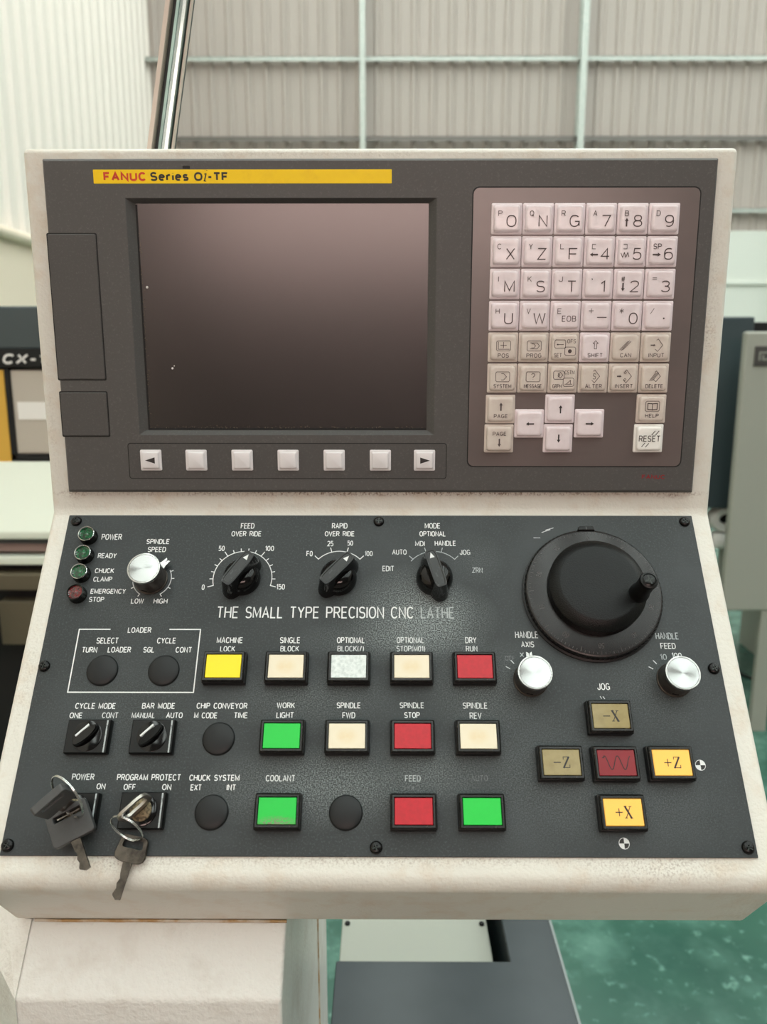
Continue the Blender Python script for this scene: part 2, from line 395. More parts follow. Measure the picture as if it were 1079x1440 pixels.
m = corrugated(YB-YF, -1450, ZC); struct('wall_right', m.mesh('wall_right', 'wall_sheet'), at_world(XR, YB, 0) @ Matrix.Rotation(-math.pi/2, 4, 'Z'))
# wall behind the photographer and a glowing band added for the screen's reflection
m = MB().box(XL, XR, YF-150, YF, -1450, 1050).box(XL, XR, YF-150, YF, 2150, ZC).box(XL, -1900, YF-150, YF, 1050, 2150).box(2200, XR, YF-150, YF, 1050, 2150)
struct('wall_front', m.mesh('wall_front', 'wall_pink'))
m = MB().box(-1900, 2200, YF-60, YF-40, 1050, 2150); struct('window_1', m.mesh('window_band', 'window_light'))
m = MB()
for i in range(5): m.box(-1900+i*1025-20, -1900+i*1025+20, YF-60, YF+20, 1050, 2150)
struct('trim_4', m.mesh('window_mullions', 'girt_dark'))
# roof, with glowing strips added for the overhead light
m = MB().box(XL, XR, YF, YB, ZC, ZC+60); struct('ceiling', m.mesh('ceiling', 'ceiling_sheet'))
n = 2
for i in range(7):
    x = XL + 700 + i*1750
    m = MB().box(x, x+620, YF+600, YB-500, ZC-30, ZC-4)
    struct('window_%d' % n, m.mesh('skylight', 'skylight')); n += 1
# columns and girts on the back wall
n = 5
for k, (x, wd) in enumerate([(-270, 30), (2140, 36), (4560, 36)]):
    m = MB().box(x-wd, x+wd, 8800, 8806, -1450, ZC).box(x-6, x+6, 8806, 8960, -1450, ZC).box(x-wd, x+wd, 8954, 8960, -1450, ZC)
    struct('trim_%d' % n, m.mesh('column', 'galvanised')); n += 1
for z in (3180, 2360, 4100, 1600):
    m = MB().box(XL, XR, 8890, 8896, z-24, z+24).box(XL, XR, 8890, 8960, z+18, z+24)
    struct('trim_%d' % n, m.mesh('girt', 'galvanised' if z != 2360 else 'girt_dark')); n += 1
m = MB().box(XL, XR, 8930, 8950, 790, 830); struct('trim_%d' % n, m.mesh('rail', 'wall_white'), bevel=4)

# ================================================================== BACKGROUND MACHINES
# left: neighbouring lathe with slate hood
t = thing('machine_tool', 'neighbouring machine with slate hood, beige door and pale ledge, behind the console to the left', 'machine', at_world(0, 0, -1450))
def mbox(name, x0, x1, y0, y1, z0, z1, m_, par, bev=3, label=None):
    o = obj(name, MB().box(x0, x1, y0, y1, z0+1450, z1+1450).mesh(name, m_), par, bevel=bev, label=label); return o
X0, X1 = -1900, -560
mbox('hood', X0, X1, 1400, 2000, 0, 100, 'slate_paint', t, 6)
nb = mbox('name_band', X0, X1, 1395, 1990, -42, 2, 'black_void', t, 3)
obj('lettering', write(MB(), 'CX-1', 0, 0, 24, 98, sw=5, skew=.3).flat('lettering', 'machine_white'), nb, loc=(-862, 1394, -34+1450), rot=(math.pi/2, 0, 0))
mbox('body', X0, X1, 1440, 2000, -1450, -40, 'machine_dark', t)
dp = mbox('door', -900, -620, 1404, 1441, -250, -48, 'machine_beige', t, 4)
fr = MB().box(-912, -900, 1400, 1441, -262, -44).box(-912, -610, 1400, 1441, -265, -250)
fr.v = [(x, y, z+1450) for x, y, z in fr.v]; obj('door_frame', fr.mesh('door_frame', 'black_void'), t)
mbox('notice', -888, -760, 1402, 1405, -166, -124, 'machine_white', dp, 0)
mbox('striped_edge', -960, -914, 1402, 1441, -290, -48, 'stripe_yellow', t, 1)
mbox('pale_panel', X0, -914, 1410, 1441, -290, -48, 'machine_beige', t, 1)
o = obj('ledge', MB().profx([(1400,-268+1450),(1290,-420+1450),(1290,-438+1450),(1500,-438+1450),(1500,-268+1450)], X0, X1).mesh('ledge', 'machine_mint'), t, bevel=4)
mbox('ledge_lip', X0, X1, 1300, 1500, -450, -441, 'machine_dark', t, 1)
mbox('brown_rail', X0, X1, 1310, 1500, -472, -450, 'machine_brown', t, 2)
mbox('lower_rail', X0, X1, 1290, 1500, -500, -480, 'machine_mint', t, 3)
mbox('cavity', X0, X1, 1330, 1441, -1350, -500, 'black_void', t, 0)
mbox('pipe_block', -930, -800, 1280, 1332, -560, -520, 'olive_dim', t, 4)
mbox('carriage', -925, -780, 1290, 1332, -700, -590, 'olive_dim', t, 4)
# blue segmented coolant hose
pts = []
for i in range(33):
    a = math.radians(100 - i*7.4)
    pts.append((-1010 + 92*math.cos(a), 1215 + 10*math.sin(a*2), -628 + 98*math.sin(a)))
h = thing('coolant_hose', 'blue segmented coolant hose looping beside the left machine', 'hose', at_world(pts[0][0], pts[0][1], pts[0][2]))
pts = [(-1010, 1300, -530)] + [(-1010, 1215, -530)] + pts
for i in range(2, len(pts)-1):
    p = Vector(pts[i]); q = Vector(pts[i+1]); d = (q-p).normalized()
    m = MB().lathe([(9, -6), (15, -4), (17, 1), (12, 8), (9, 11)], 12)
    o = obj('hose_segment', m.mesh('hose_segment', 'hose_blue', 40), h)
    o.rotation_mode = 'QUATERNION'; o.rotation_quaternion = d.to_track_quat('Z', 'Y')
    o.location = (p - Vector(pts[2]))*S
o = obj('hose_mount', MB().tube([(0, 120, 4), (0, 0, 4)], 9, 10).mesh('hose_mount', 'hose_blue', 40), h)

# right: slate cabinet, grey control cabinet
t = thing('machine_cabinet', 'dark slate machine housing standing behind the console at right', 'machine', at_world(0, 0, -1450))
mbox('body', 900, 1372, 2500, 3300, -598, 128, 'slate_paint', t, 8)
mbox('plinth', 940, 1240, 2540, 3300, -1450, -598, 'machine_grey', t, 8)
mbox('dark_opening', 1372, 2300, 2620, 3300, -620, 112, 'black_void', t, 4)
mbox('support', 1800, 2300, 2700, 3300, -1450, -620, 'machine_grey', t, 4)
t = thing('control_cabinet', 'grey electrical cabinet with a dark square badge at the right edge', 'cabinet', at_world(0, 0, -1450))
mbox('body', 1266, 1900, 2330, 2366, -960, 69, 'machine_grey', t, 10)
bd = mbox('badge', 1301, 1372, 2324, 2331, -51, 18, 'badge_dark', t, 2)
obj('emblem', MB().stroke([(-18,-12),(-18,14),(16,14),(16,-10),(-6,-10),(-6,4)], 5).flat('emblem', 'machine_grey'), bd, loc=(1336, 2323.5, -18+1450), rot=(math.pi/2, 0, 0))
for x in (1420, 1800): obj('leg', MB().box(x, x+60, 2335, 2361, 0, 490).mesh('leg', 'machine_grey'), t, bevel=2)
# pale moulded shell with a dark oval opening
t = thing('plastic_shell', 'pale rounded moulded seat shell with a dark oval opening behind the console', 'chair', at_world(1353, 2520, -650))
m = MB(); rings = []
def ell(cx, cz, rx, rz, y, n=28): return [(cx+rx*math.cos(2*math.pi*i/n), y, cz+rz*math.sin(2*math.pi*i/n)) for i in range(n)]
m.loft([ell(0,0,74,54,60), ell(0,0,74,54,12), ell(0,1,68,48,0), ell(3,3,44,26,3), ell(3,3,38,22,20), ell(3,3,36,21,60)], False, False)
obj('shell', m.mesh('shell', 'machine_white', 60), t)
obj('opening', MB().loft([ell(3,3,37,21.5,40), ell(3,3,37,21.5,46)]).mesh('opening', 'black_void'), t)
m = MB().lathe([(90, -800), (90, -785), (20, -770), (20, -110)], 20, 0, 30); obj('pedestal', m.mesh('pedestal', 'machine_grey', 40), t)
m = MB().rr([(58, 40, 20, -112), (62, 44, 24, -104), (62, 44, 24, -76), (50, 30, 20, -54)], cy=30)
obj('seat', m.mesh('seat', 'machine_white', 50), t)
pts = [(1180+40*i, 2620-18*i-60*math.sin(i*.5), -1444) for i in range(26)]
pts = [(x+380, y+(400-i*40), z) for i, (x, y, z) in enumerate(pts)]
t = thing('floor_cable', 'black cable lying in a curve on the green floor at right', 'cable', at_world(0, 0, 0), me=MB().tube(pts, 7, 8).mesh('floor_cable', 'cable_black', 60))

# ================================================================== LOWER MACHINE BODY
t = thing('machine_pedestal', 'off-white textured machine pedestal carrying the console, with a rusty weld line', 'pedestal', at_world(0, 0, -1450))
prof = [(-91, -339.5), (-118, -368.5), (-118, -1450), (172, -1450), (172, -305), (40, -305)]
m = MB().profx([(y, z+1450) for y, z in prof], -205, -54)
obj('body', m.mesh('body', 'pedestal_paint'), t, bevel=2.5)
# chamfered left cheek
A = [(-204,-91.5,-339), (-204,-118,-368.5), (-205,-118,-1450), (-260,-60,-1450), (-260,-60,-352), (-224,-81,-339), (-205,60,-330), (-260,60,-345), (-205,60,-1450), (-260,60,-1450)]
m = MB().add([(x, y, z+1450) for x, y, z in A], [(0,1,5),(1,2,3,4),(1,4,5),(0,5,4,7,6),(6,7,9,8),(4,3,9,7),(2,8,9,3),(0,6,8,2,1)])
obj('cheek', m.mesh('cheek', 'pedestal_paint'), t)
m = MB().tube([(-202, -91.3, -339+1450)] + [(-202+148*i/12, -91.3+random.uniform(-.2,.2), -339.2+1450) for i in range(1, 13)], .9, 6)
obj('weld_line', m.mesh('weld_line', 'rust', 60), t, label='rust-stained weld line')
m = MB().tube([(-53.9, 84, -330+1450), (-53.9, 88, -900+1450)], 1.2, 6); obj('seam', m.mesh('seam', 'rust', 60), t, label='rusty vertical seam')

t = thing('machine_cover', 'dark slate machine cover with a straight edge over the green floor', 'machine', at_world(0, 0, -1450))
poly = [(-54, 172), (207, 172), (207, 900), (147, 900), (147, 291), (-54, 291)]
obj('cover', MB().prism(poly, 0, 750).mesh('cover', 'slate'), t, bevel=1.5)
obj('edge_strip', MB().box(205, 208, 172, 900, 742, 751).mesh('edge_strip', 'badge_edge'), t)  # pale strip painted in as the bevel's highlight
t = thing('cross_beam', 'pale metal beam in the notch of the dark machine cover', 'beam', at_world(0, 0, -1450))
obj('beam', MB().box(-53, 134, 292, 880, 0, 716).mesh('beam', 'machine_grey'), t, bevel=1.5)
for x in (-46, 127):
    obj('bolt', MB().lathe([(3.5, 716), (3.5, 718), (2.5, 719)], 12, x, 392).mesh('bolt', 'screw_black'), t)

# leaning galvanised channel behind the console
CH = at_world(-151.5, 82, 127) @ Matrix.Rotation(math.radians(10.9), 4, 'Y') @ Matrix.Diagonal((.56, .75, 1, 1))
t = thing('steel_channel', 'leaning galvanised steel channel rising behind the console', 'channel', CH)
obj('flange', MB().box(-10, -4.5, -14, -2, -160, 2600).mesh('flange', 'channel_cream'), t, bevel=.6, label='cream painted edge strip')
obj('groove', MB().box(-4.5, 2, -4, -2, -160, 2600).mesh('groove', 'channel_dark'), t)
m = MB().prism([(0.5,-4),(3,-13),(6.5,-13.5),(7,-12.5),(10.5,-12.5),(11,-14),(14.5,-13.5),(15,-8),(15,-2),(0.5,-2)], -160, 2600)
obj('web', m.mesh('web', 'channel_face'), t)
obj('return_edge', MB().box(16.4, 18.5, -8, -2, -160, 2600).mesh('return_edge', 'channel_cream'), t, bevel=.5)
obj('back_plate', MB().box(-10, 18.5, -2, 1, -160, 2600).mesh('back_plate', 'channel_dark'), t)
obj('bracket', MB().box(-8, 16, -16, -2, -90, -50).mesh('bracket', 'channel_dark'), t)

# ================================================================== CONSOLE HOUSING
blotches(MATS['white_paint'], [(-60, -101.5, 220, 2.6, 1.2), (80, -101.5, 200, 2.4, 1.2), (205, 30, 7, 50, .35), (204, -4, 6, 20, .7), (-60, 104, 120, 3, .4), (-198, -102, 10, 5, .9), (190, -102, 20, 4, .9), (0, -276.5, 230, 4, .7), (150, -280, 50, 8, .8), (-140, -279, 50, 7, .6), (-207, -200, 6, 50, .4), (-209, -60, 5, 60, .3)],
         (124, 102, 84), 900, .47, .78, axes=(0, 2))
mat('white_paint_low', (224, 222, 210), 0.42, bump=(520, 0.55, 0.35), vary=(60, (212, 206, 192), 0.5, 0.8))
def housing():
    # profile in (y,z): upper face, fold, lower face, lip, underside, back
    hoff = -1.5
    def Lw(v, h): return (1.9 - v*sT - h*cT, -115.4 - v*cT + h*sT)
    yb = 5.0
    # intersection of the upper plane y=5 with the lower face plane
    v = (1.9 - hoff*cT - yb)/sT; bend = Lw(v, hoff); low = Lw(217.5, hoff)
    prof = [(yb, 107.2), bend, low, (-92, -338), (70, -300), (70, 107.2)]
    return MB().profx(prof, -213.5, 213.5), bend, low
m, bend, low = housing()
t = thing('control_console', 'off-white painted steel console housing holding display and button panel', 'console', at_world(0, 0, 0))
hs = obj('housing', m.mesh('housing', 'white_paint'), t, bevel=3.2, seg=4)
bv = hs.modifiers['bevel']; at = hs.data.attributes.new('bevel_weight_edge', 'FLOAT', 'EDGE')
for e in hs.data.edges:
    zs = [hs.data.vertices[i].co.z for i in e.vertices]; xs = [hs.data.vertices[i].co.x for i in e.vertices]
    at.data[e.index].value = 1.0 if (abs(zs[0]-zs[1]) < 1e-5 and abs(zs[0]-low[1]*S) < 1e-3) else .4
bv.limit_method = 'WEIGHT'; bv.width = 8*S; bv.segments = 5

# ================================================================== DISPLAY UNIT
t = thing('display_unit', 'dark grey numeric control unit with screen, keypad and soft keys', 'control unit', onU(0, 0, -5))
DZ = 5.0                                   # bezel front, local z
def ringpts(x0, x1, y0, y1, z): return [(x0,y0,z),(x1,y0,z),(x1,y1,z),(x0,y1,z)]
m = MB()
rings = [ringpts(-200.3,200.3,-100.3,100.3,0), ringpts(-200.3,200.3,-100.3,100.3,DZ-1.6), ringpts(-199,199,-98.6,98.8,DZ), ringpts(-152,34.1,-63.3,78,DZ), ringpts(-147,29.2,-60.2,75.3,0.6)]
m.loft(rings, True, True)
bz = obj('bezel', m.mesh('bezel', 'bezel_plastic'), t, bevel=.5)
mat_s = MATS['screen_glass']
scr = obj('screen', MB().box(-147.3, 29.5, -60.6, 75.7, 0.3, 1.0).mesh('screen', 'screen_glass'), t)
obj('dust_edge', MB().box(-147.2, 29.4, -60.5, -59.3, 1.0, 1.25).box(-147.2, -146.2, -60.5, 75, 1.0, 1.2).mesh('dust_edge', 'gap_black'), t)
m = MB()
for i in range(240):
    if random.random() < .55: x, y = random.uniform(-146, 28), -59.3+abs(random.gauss(0, .6))
    else: x, y = -146.2+abs(random.gauss(0, .8)), random.uniform(-58, 60)
    r = random.uniform(.1, .28); m.add([(x-r,y-r,1.28),(x+r,y-r,1.28),(x+r,y+r,1.28),(x-r,y+r,1.28)], [(0,1,2,3)])
o = obj('dust', m.flat('dust', 'olive_dim'), t, kind='stuff')
for x, y, r in [(-143, 27, .8), (-130, -22, .7), (-128.8, -20.5, .35)]:
    obj('speck', MB().lathe([(r, 1.0), (r*.8, 1.25)], 7, x, y).mesh('speck', 'machine_white'), t)
# two flaps on the left edge
for (y0, y1) in [(-29.4, 58.2), (-64.6, -36)]:
    g = obj('flap', MB().rr([(14.5, (y1-y0)/2-.7, 1.0, DZ-.4), (14.5, (y1-y0)/2-.7, 1.0, DZ+.35), (14.0, (y1-y0)/2-1.2, .8, DZ+.6)], cx=-185.6, cy=(y0+y1)/2).mesh('flap', 'flap_plastic'), t)
    obj('seam', MB().rr([(15.2, (y1-y0)/2, 1.0, DZ-.4), (15.2, (y1-y0)/2, 1.0, DZ+.08)], cx=-185.6, cy=(y0+y1)/2).mesh('seam', 'gap_black'), g)
# yellow name strip
st = obj('name_strip', MB().rr([(88.6, 3.9, .3, DZ-.1), (88.6, 3.9, .3, DZ+.15)], cx=-81.4, cy=90).mesh('name_strip', 'label_yellow'), t, label='yellow name strip')
m = write(MB(), 'FANUC', -151.3, 87.5, 5.0, 25.4, z=DZ+.2, sw=1.15, gap=.32)
obj('lettering', m.flat('lettering', 'label_red'), st, label='red lettering')
m = write(MB(), 'Series', -124.8, 87.5, 5.0, 22.8, z=DZ+.2, sw=1.08, gap=.3); write(m, 'O', -107.6, 87.5, 4.9, 5.0, z=DZ+.2, sw=1.08)
write(m, 'i', -104.0, 87.3, 6.6, z=DZ+.2, sw=.72, skew=.28); m.stroke([(-104.4,87.6),(-103.2,87.4)],.5,DZ+.2).stroke([(-103.9,91.3),(-102.9,91.6)],.5,DZ+.2)
write(m, '-TF', -96, 87.5, 4.9, 12.4, z=DZ+.2, sw=1.12)
obj('lettering', m.flat('lettering', 'label_black'), st, label='black lettering')
obj('lettering', write(MB(), 'FANUC', 174.2, -91.3, 2.8, 14.8, z=DZ+.05, sw=.6).flat('lettering', 'logo_red'), t, label='small dark red lettering')
obj('latch_notch', MB().rr([(2.2, .8, .4, DZ-.2), (2.2, .8, .4, DZ+.12)], cx=-114.5, cy=95.2).mesh('latch_notch', 'gap_black'), t)
# soft key strip
sk = obj('soft_key_strip', MB().rr([(100.7, 11.0, 1.4, DZ-.2), (100.7, 11.0, 1.4, DZ+.10)], cx=-58.8, cy=-79.9).mesh('soft_key_strip', 'flap_plastic'), t)
m = MB().rr([(101.2, 11.5, 1.8, DZ-.2), (101.2, 11.5, 1.8, DZ+.05)], cx=-58.8, cy=-79.9)
obj('strip_outline', m.mesh('strip_outline', 'gap_black'), sk)
m = MB().rr([(6.7, 6.6, .8, -.3), (6.7, 6.6, .8, .6), (6.2, 6.1, .8, .9), (5.5, 5.4, 1.0, 1.0), (5.1, 5.0, 1.0, 1.9), (4.6, 4.5, 1.0, 2.1)])
me_soft = m.mesh('soft_key', 'soft_key_white', 50)
for i, x in enumerate([-145.4, -116.6, -87.4, -58.2, -29.0, 0.3, 28.3]):
    k = obj('soft_key', me_soft, t, loc=(x, -79.3, DZ+.1))
    if i in (0, 6):
        s = -1 if i == 0 else 1
        m = MB().add([(s*3.4, 0, 2.15), (-s*2.8, 2, 2.15), (-s*2.8, -2, 2.15)], [(0,1,2) if s < 0 else (0,1,2)])
        obj('arrow_mark', m.flat('arrow_mark', 'legend_dark'), k)
# keypad
m = MB().rr([(68.0, 84.0, 4.0, DZ-.2), (68.0, 84.0, 4.0, DZ+.05)], cx=123.2, cy=.3)
kp = obj('keypad_outline', m.mesh('keypad_outline', 'gap_black'), t)
m = MB().rr([(67.3, 83.3, 3.6, DZ-.2), (67.3, 83.3, 3.6, DZ+.10)], cx=123.2, cy=.3)
pad = obj('keypad_membrane', m.mesh('keypad_membrane', 'membrane'), t)
KZ = 3.35
def keycap(m_):
    return MB().rr([(9.15, 8.9, .8, -.3), (9.15, 8.9, .8, .7), (8.9, 8.65, .8, .95), (8.0, 7.75, 1.6, 1.05), (7.7, 7.45, 1.9, 2.7), (7.2, 6.95, 2.0, KZ-.1), (6.2, 6.0, 2.0, KZ), (3.5, 3.3, 1.6, KZ-.25)]).mesh('key', m_, 50)
KM = {'w': keycap('key_white'), 'b': keycap('key_beige'), 'r': keycap('key_reset')}
LZ = KZ+.06
def arrow(m, cx, cy, l, d, wd=.5, head=1.4, hollow=False):
    dx, dy = d; nx, ny = -dy, dx
    tip = (cx+dx*l/2, cy+dy*l/2); b = (cx-dx*l/2, cy-dy*l/2); hb = (tip[0]-dx*head, tip[1]-dy*head)
    if hollow:
        w1, w2 = .7, 1.5
        P = [(b[0]+nx*w1, b[1]+ny*w1), (hb[0]+nx*w1, hb[1]+ny*w1), (hb[0]+nx*w2, hb[1]+ny*w2), tip, (hb[0]-nx*w2, hb[1]-ny*w2), (hb[0]-nx*w1, hb[1]-ny*w1), (b[0]-nx*w1, b[1]-ny*w1)]
        m.stroke(P, .3, LZ, True)
    else:
        m.stroke([b, hb], wd, LZ); q = head*.62
        m.add([(tip[0], tip[1], LZ), (hb[0]+nx*q, hb[1]+ny*q, LZ), (hb[0]-nx*q, hb[1]-ny*q, LZ)], [(0,1,2)])
def poly(m, pts, cl=False, wd=.32): m.stroke(pts, wd, LZ, cl)
def rect(m, cx, cy, w_, h_, wd=.3):
    a, b, c = w_/2, h_/2, .7
    poly(m, [(cx-a+c,cy-b),(cx+a-c,cy-b),(cx+a,cy-b+c),(cx+a,cy+b-c),(cx+a-c,cy+b),(cx-a+c,cy+b),(cx-a,cy+b-c),(cx-a,cy-b+c)], True, wd)
def word(m, s_, y, wd, h=2.5): write(m, s_, 0, y-h/2, h, wd, LZ, .36 if h < 3 else .46)
def diamond(m, cx, cy, r, part=False):
    P = [(cx-r*.3, cy+r), (cx, cy+r*1.25), (cx+r, cy), (cx, cy-r*1.25), (cx-r*.5, cy-r*.8)] if part else [(cx, cy+r*1.2), (cx+r, cy), (cx, cy-r*1.2), (cx-r, cy)]
    poly(m, P, not part)
WID = {'I': .9, '1': 2.6, 'M': 6.3, 'W': 7.4, 'O': 6.0, 'G': 6.0, '0': 5.4}
def legend(kind):
    m = MB()
    big = lambda c, x=2.5, y=-5.0, h=6.8: write(m, c, x, y, h, WID.get(c, 5.3), LZ, .62)
    sml = lambda c, x=-4.2, y=1.1, h=3.2: write(m, c, x, y, h, None if c == 'I' else 2.6*len(c)*.95, LZ, .38)
    if len(kind) == 2 and kind not in ('PU', 'PD') and kind[0].isalpha() and kind[1].isalnum(): sml(kind[0]); big(kind[1])
    elif kind == 'B8': pass
    if kind == 'B8': arrow(m, -4.1, -2.2, 4.6, (0,1), .9, 1.8)
    if kind == '[4': poly(m, [(-3,3.9),(-5,3.9),(-5,1.3),(-3,1.3)]); arrow(m, -4.0, -2.0, 4.6, (-1,0), .9, 1.8); big('4', 3)
    if kind == ']5': poly(m, [(-5,3.9),(-3,3.9),(-3,1.3),(-5,1.3)]); poly(m, [(-6.4,-1.2),(-5.4,-3.6),(-4.4,-.8),(-3.4,-3.6),(-2.4,-.8),(-1.6,-3.2)], wd=.4); big('5', 3.2)
    if kind == 'SP6': sml('SP', -3.6); arrow(m, -3.6, -2.0, 4.6, (1,0), .9, 1.8); big('6', 3.2)
    if kind == ',1': poly(m, [(-4.2,2.9),(-4.0,2.3)], wd=.5); big('1', 2.5)
    if kind == '#2': sml('#'); arrow(m, -4.1, -2.2, 4.6, (0,-1), .9, 1.8); big('2', 2.8)
    if kind == '=3': poly(m, [(-5.2,3.4),(-2.8,3.4)]); poly(m, [(-5.2,2.5),(-2.8,2.5)]); big('3', 2.8)
    if kind == 'EOB': sml('E'); write(m, 'EOB', 1.8, -3.6, 3.6, 8.6, LZ, .4)
    if kind == '+-': poly(m, [(-5,2.9),(-2.4,2.9)]); poly(m, [(-3.7,1.6),(-3.7,4.2)]); poly(m, [(.2,-1),(5.6,-1)], wd=.5)
    if kind == '*0': 
        for a in (0, 60, 120): c, s_ = math.cos(math.radians(a+30))*1.3, math.sin(math.radians(a+30))*1.3; poly(m, [(-4-c,2.8-s_),(-4+c,2.8+s_)])
        big('0', 3.2)
    if kind == '/.': poly(m, [(-5.2,1.2),(-3.2,4.2)]); m.add([(3+.55*math.cos(a), -1.6+.55*math.sin(a), LZ) for a in [i*.785 for i in range(8)]], [tuple(range(8))])
    if kind == 'POS': rect(m, 0, .8, 8.6, 6); poly(m, [(-3.2,3.2),(-3.2,-1.2),(3.6,-1.2)]); poly(m, [(0,-.4),(0,3)]); poly(m, [(-1.8,1.2),(1.8,1.2)]); word(m, 'POS', -5.0, 6.8)
    if kind == 'PROG': rect(m, 0, .8, 8.6, 6); poly(m, [(-2.4,2.6),(1.8,2.6),(3.2,.8),(1.8,-1),(-2.4,-1)]); poly(m, [(-1.6,2),(-.2,2),(.8,.8),(-.2,-.4),(-1.6,-.4)]); word(m, 'PROG', -5.0, 9.2)
    if kind == 'SET':
        rect(m, -2.9, 1.9, 6.6, 5); rect(m, 3.4, -2.4, 6.6, 5); arrow(m, -3.0, 1.6, 4.2, (-1,0), .35, 1.0)
        m.add([(3.2+1.2*math.cos(i*.6), -2.4+1.2*math.sin(i*.6), LZ) for i in range(10)], [tuple(range(10))])
        write(m, 'OFS', 4.0, 2.4, 2.4, 5.2, LZ, .26); write(m, 'SET', -4.0, -6.0, 2.4, 4.8, LZ, .28)
    if kind == 'SHIFT': arrow(m, 0, 1.5, 5, (0,1), hollow=True, head=1.8); word(m, 'SHIFT', -4.8, 9.2)
    if kind == 'CAN':
        for d in (-1, 0, 1): poly(m, [(-2.4+d*.9-.4,-1.8+abs(d)*.3),(1.8+d*.9,3.8-abs(d)*.3)])
        word(m, 'CAN', -4.8, 6.8)
    if kind == 'INPUT': diamond(m, .6, 1.2, 3, True); arrow(m, -2.2, 1.2, 2.8, (1,0), .7, 1.2); word(m, 'INPUT', -4.8, 9.6)
    if kind == 'SYSTEM': rect(m, 0, .9, 8.6, 6); poly(m, [(-.8,2.8),(.6,2.8),(2.4,.9),(.6,-1),(-.8,-1)]); word(m, 'SYSTEM', -4.8, 11)
    if kind == 'MESSAGE': rect(m, 0, .9, 8.6, 6); write(m, '?', 0, -1, 4.0, 2.4, LZ, .34); word(m, 'MESSAGE', -4.8, 11)
    if kind == 'GRPH':
        rect(m, -2.9, 1.9, 6.6, 5); rect(m, 3.2, -2.4, 6.6, 5); diamond(m, -2.0, 1.9, 1.5); poly(m, [(-3.4,3),(-2.2,1.9),(-3.4,.8)])
        poly(m, [(1,-3.6),(5.4,-3.6)]); poly(m, [(2,-3.4),(4.4,-1.2),(4.4,-3.2)]); write(m, 'CSTM', 3.6, 2.4, 2.4, 6, LZ, .26); write(m, 'GRPH', -3.8, -6.0, 2.4, 5.6, LZ, .28)
    if kind == 'ALTER': diamond(m, .4, 1.2, 3.1, True); write(m, 'S', .2, -.6, 3.6, 1.9, LZ, .3); word(m, 'ALTER', -4.8, 10.4)
    if kind == 'INSERT': diamond(m, 1.2, 1.2, 3.1, True); arrow(m, -3, 1.2, 2.6, (1,0), .8, 1.2); rect(m, .4, 3.4, 1.6, 1.4, .25); rect(m, .4, -.8, 1.6, 1.4, .25); word(m, 'INSERT', -4.8, 11)
    if kind == 'DELETE':
        diamond(m, .8, 1.2, 2.6, True)
        for d in (-1, 0, 1): poly(m, [(-2.2+d*.9,-1.4),(1.4+d*.9,3.4)])
        word(m, 'DELETE', -4.8, 10.8)
    if kind == 'PU': arrow(m, 0, 1.8, 4.8, (0,1), .9, 1.8); word(m, 'PAGE', -4.2, 8.6)
    if kind == 'PD': arrow(m, 0, -2.6, 4.8, (0,-1), .9, 1.8); word(m, 'PAGE', 3.2, 8.6)
    for kk, d in (('L', (-1,0)), ('R', (1,0)), ('U_', (0,1)), ('D_', (0,-1))):
        if kind == kk: arrow(m, 0, 0, 4.8, d, .8, 1.8)
    if kind == 'HELP':
        rect(m, 0, 1.6, 8.6, 6.4); poly(m, [(-2.9,3.4),(0,3.2),(2.9,3.4),(2.9,-.2),(0,-.5),(-2.9,-.2)], True, .5); poly(m, [(0,3.2),(0,-.8)], wd=.4); word(m, 'HELP', -4.2, 8.4)
    if kind == 'RESET':
        word(m, 'RESET', 0, 13.4, 3.9)
        for x, y in ((1.6, 2.6), (4.0, 2.6)): poly(m, [(x-.4,y-.3),(x+1.6,y+2.2)], wd=.45)
        for x, y in ((-4.2, -5.0), (-1.8, -5.2)): poly(m, [(x-.4,y),(x+1.4,y+2.2)], wd=.45)
    return m
rows = ['PO QN RG A7 B8 D9', 'CX YZ LF [4 ]5 SP6', 'IM KS JT ,1 #2 =3', 'HU VW EOB +- *0 /.', 'POS PROG SET SHIFT CAN INPUT', 'SYSTEM MESSAGE GRPH ALTER INSERT DELETE']
keys = []
for r, row in enumerate(rows):
    for c, k in enumerate(row.split()):
        kd = 'w' if r < 4 or k == 'SHIFT' else 'b'
        keys.append((k, 75.9+c*18.76, 65.9-r*18.76, kd))
keys += [('PU', 75.4, -47.0, 'b'), ('PD', 75.0, -65.4, 'b'), ('L', 93.7, -56.0, 'w'), ('U_', 112.5, -46.8, 'w'), ('D_', 112.1, -65.3, 'w'), ('R', 131.3, -55.9, 'w'), ('HELP', 169.5, -46.7, 'b'), ('RESET', 169.0, -65.2, 'r')]
for k, x, y, kd in keys:
    o = obj('key', KM[kd], t, loc=(x, y, DZ+.1))
    if kd == 'b': o['label'] = 'beige key'
    obj('legend', legend(k).flat('legend', 'legend_dark' if k in ('RESET', 'L', 'R', 'U_', 'D_') else 'legend'), o)

